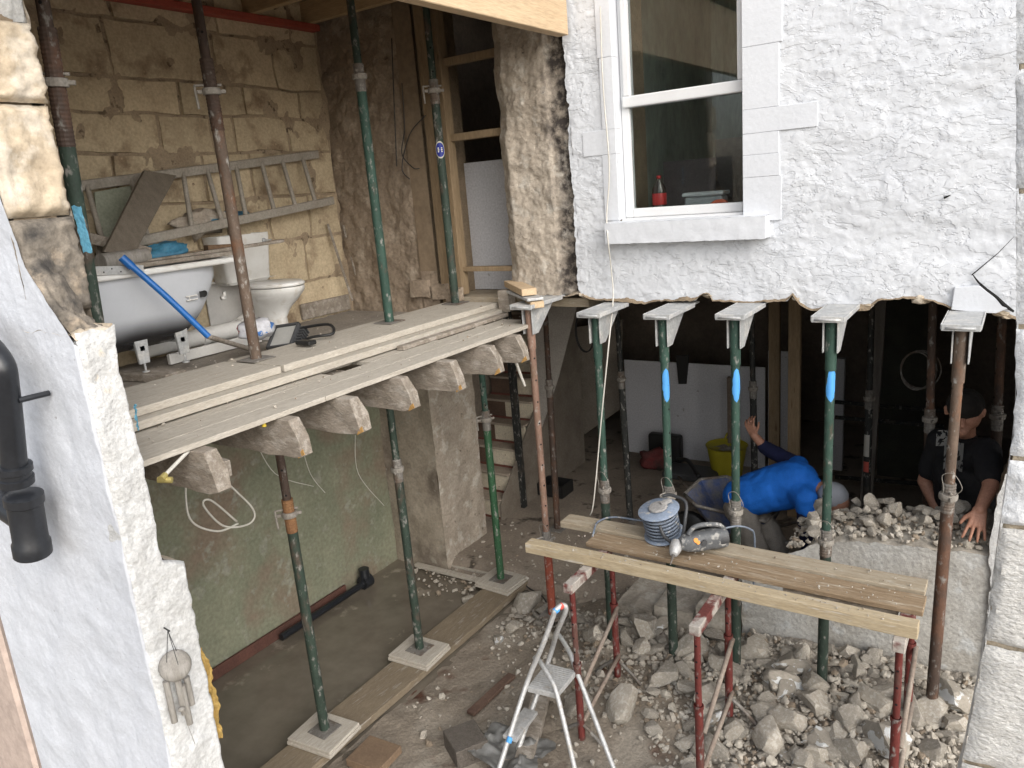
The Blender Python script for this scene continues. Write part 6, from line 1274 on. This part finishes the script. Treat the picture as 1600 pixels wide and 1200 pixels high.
# bed of dust and fines the stones lie in
def bedfn(u, v):
    x = lerp(-3.05, .12, u); y = lerp(3.0, 4.52, v); p = V((x, y, gh(x, y))); d = p - CAM; f_ = d.dot(FWD); a = 800 + 1200 * d.dot(RIGHT) / f_; b = 600 + 1200 * d.dot(DOWN) / f_
    k_ = max(0, min(1, (a - 1040) / 160)) * max(0, min(1, (y - 3.25) / .3)); k_ = max(k_, .6 * max(0, min(1, (a - 780) / 120)) * max(0, min(1, (1075 - b) / 90)))
    lum = noise.voronoi(V((x * 16, y * 16, 2)))[0][0] + .5 * noise.voronoi(V((x * 34, y * 34, 5)))[0][0]
    h = k_ * (.055 + .03 * fr((x, y, 2), 3, 4) - .030 * lum + .01 * fr((x, y, 1), 25, 3)) - .02 + .012 * fr((x, y, 6), 9, 4)
    return (x, y, p.z + h)
kb = MB(); kb.grid(bedfn, 260, 125); ob = kb.build('rubble_fines', FINES, smooth=True); ob['label'] = 'dust and fine debris bed the rubble lies in'; stuff(ob)
# fine rubble, one mass
small = [rock_mesh(100 + i, 1, 7) for i in range(5)]
sv = [([v.co.copy() for v in me.vertices], [tuple(p.vertices) for p in me.polygons]) for me in small]
CHM = 0
k = MB()
def chip(c, r_):
    vs, fs = sv[rg_.randrange(5)]; q = Matrix.Rotation(rg_.uniform(0, 6.28), 3, 'Z') @ Matrix.Rotation(rg_.uniform(0, 3), 3, 'X'); s_ = V((r_ * rg_.uniform(.7, 1.2), r_ * rg_.uniform(.6, 1), r_ * rg_.uniform(.5, .8)))
    k.add([c + q @ V((v.x * s_.x, v.y * s_.y, v.z * s_.z)) for v in vs], fs, rg_.choice((0, 0, 0, 1, 2)))
n = 0; tries = 0
while n < 5200 and tries < 80000:
    tries += 1
    x = rg_.uniform(-3.15, .1); y = rg_.uniform(2.9, 4.5); p = V((x, y, gh(x, y))); d = p - CAM; f_ = d.dot(FWD); a = 800 + 1200 * d.dot(RIGHT) / f_; b = 600 + 1200 * d.dot(DOWN) / f_
    if rg_.random() > inheap(a, b) * .95 + .035: continue
    r_ = abs(rg_.gauss(0, .014)) + .005; chip(p + V((0, 0, r_ * .3 + (.02 if a > 1100 else 0))), r_); n += 1
for i in range(900):
    x = rg_.uniform(-1.12, .05); y = rg_.uniform(FAC + .03, FAC + .5); r_ = abs(rg_.gauss(0, .014)) + .006; z = interp(lt, x) + .015 + .05 * math.sin(math.pi * (y - FAC) / .5); chip(V((x, y, z)), r_)
for i in range(260):   # debris along the interior edge and the wet floor margin
    x = rg_.uniform(-4.3, -2.4); y = rg_.uniform(4.5, 5.6); chip(V((x, y, gh(x, y) + .01 if y < 4.7 else ih(x, y))), abs(rg_.gauss(0, .012)) + .004)
for i in range(140):
    a = rg_.uniform(640, 800); b = rg_.uniform(880, 930); p = pZ(a, b, .02); chip(p, abs(rg_.gauss(0, .014)) + .005)
ob = k.build('rubble_chips', [RUBBLE, RUB2, RUB3]); ob['label'] = 'fine broken rubble and chips strewn over the ground'; stuff(ob)
k = MB()
for i in range(420):   # crumbs on the upper floor and planks
    x = rg_.uniform(-4.3, -2.72); y = rg_.uniform(1.6, 4.4); z = SOLE if -3.58 < x < -3.14 else (FZ + .05 if -3.6 < x < -3.07 else FZ + .008); chip(V((x, y, z)), abs(rg_.gauss(0, .004)) + .0015)
for i in range(260):
    x = rg_.uniform(-2.3, -.35); y = rg_.choice([rg_.uniform(3.74, 3.89), rg_.uniform(3.925, 4.04), rg_.uniform(3.55, 3.61)]); z = 1.114 if y < 3.63 else 1.096; chip(V((x, y, z)), abs(rg_.gauss(0, .004)) + .0015)
ob = k.build('dust_crumbs', [RUBBLE, RUB2, RUB3]); ob['label'] = 'small plaster crumbs scattered on floor and planks'; stuff(ob)
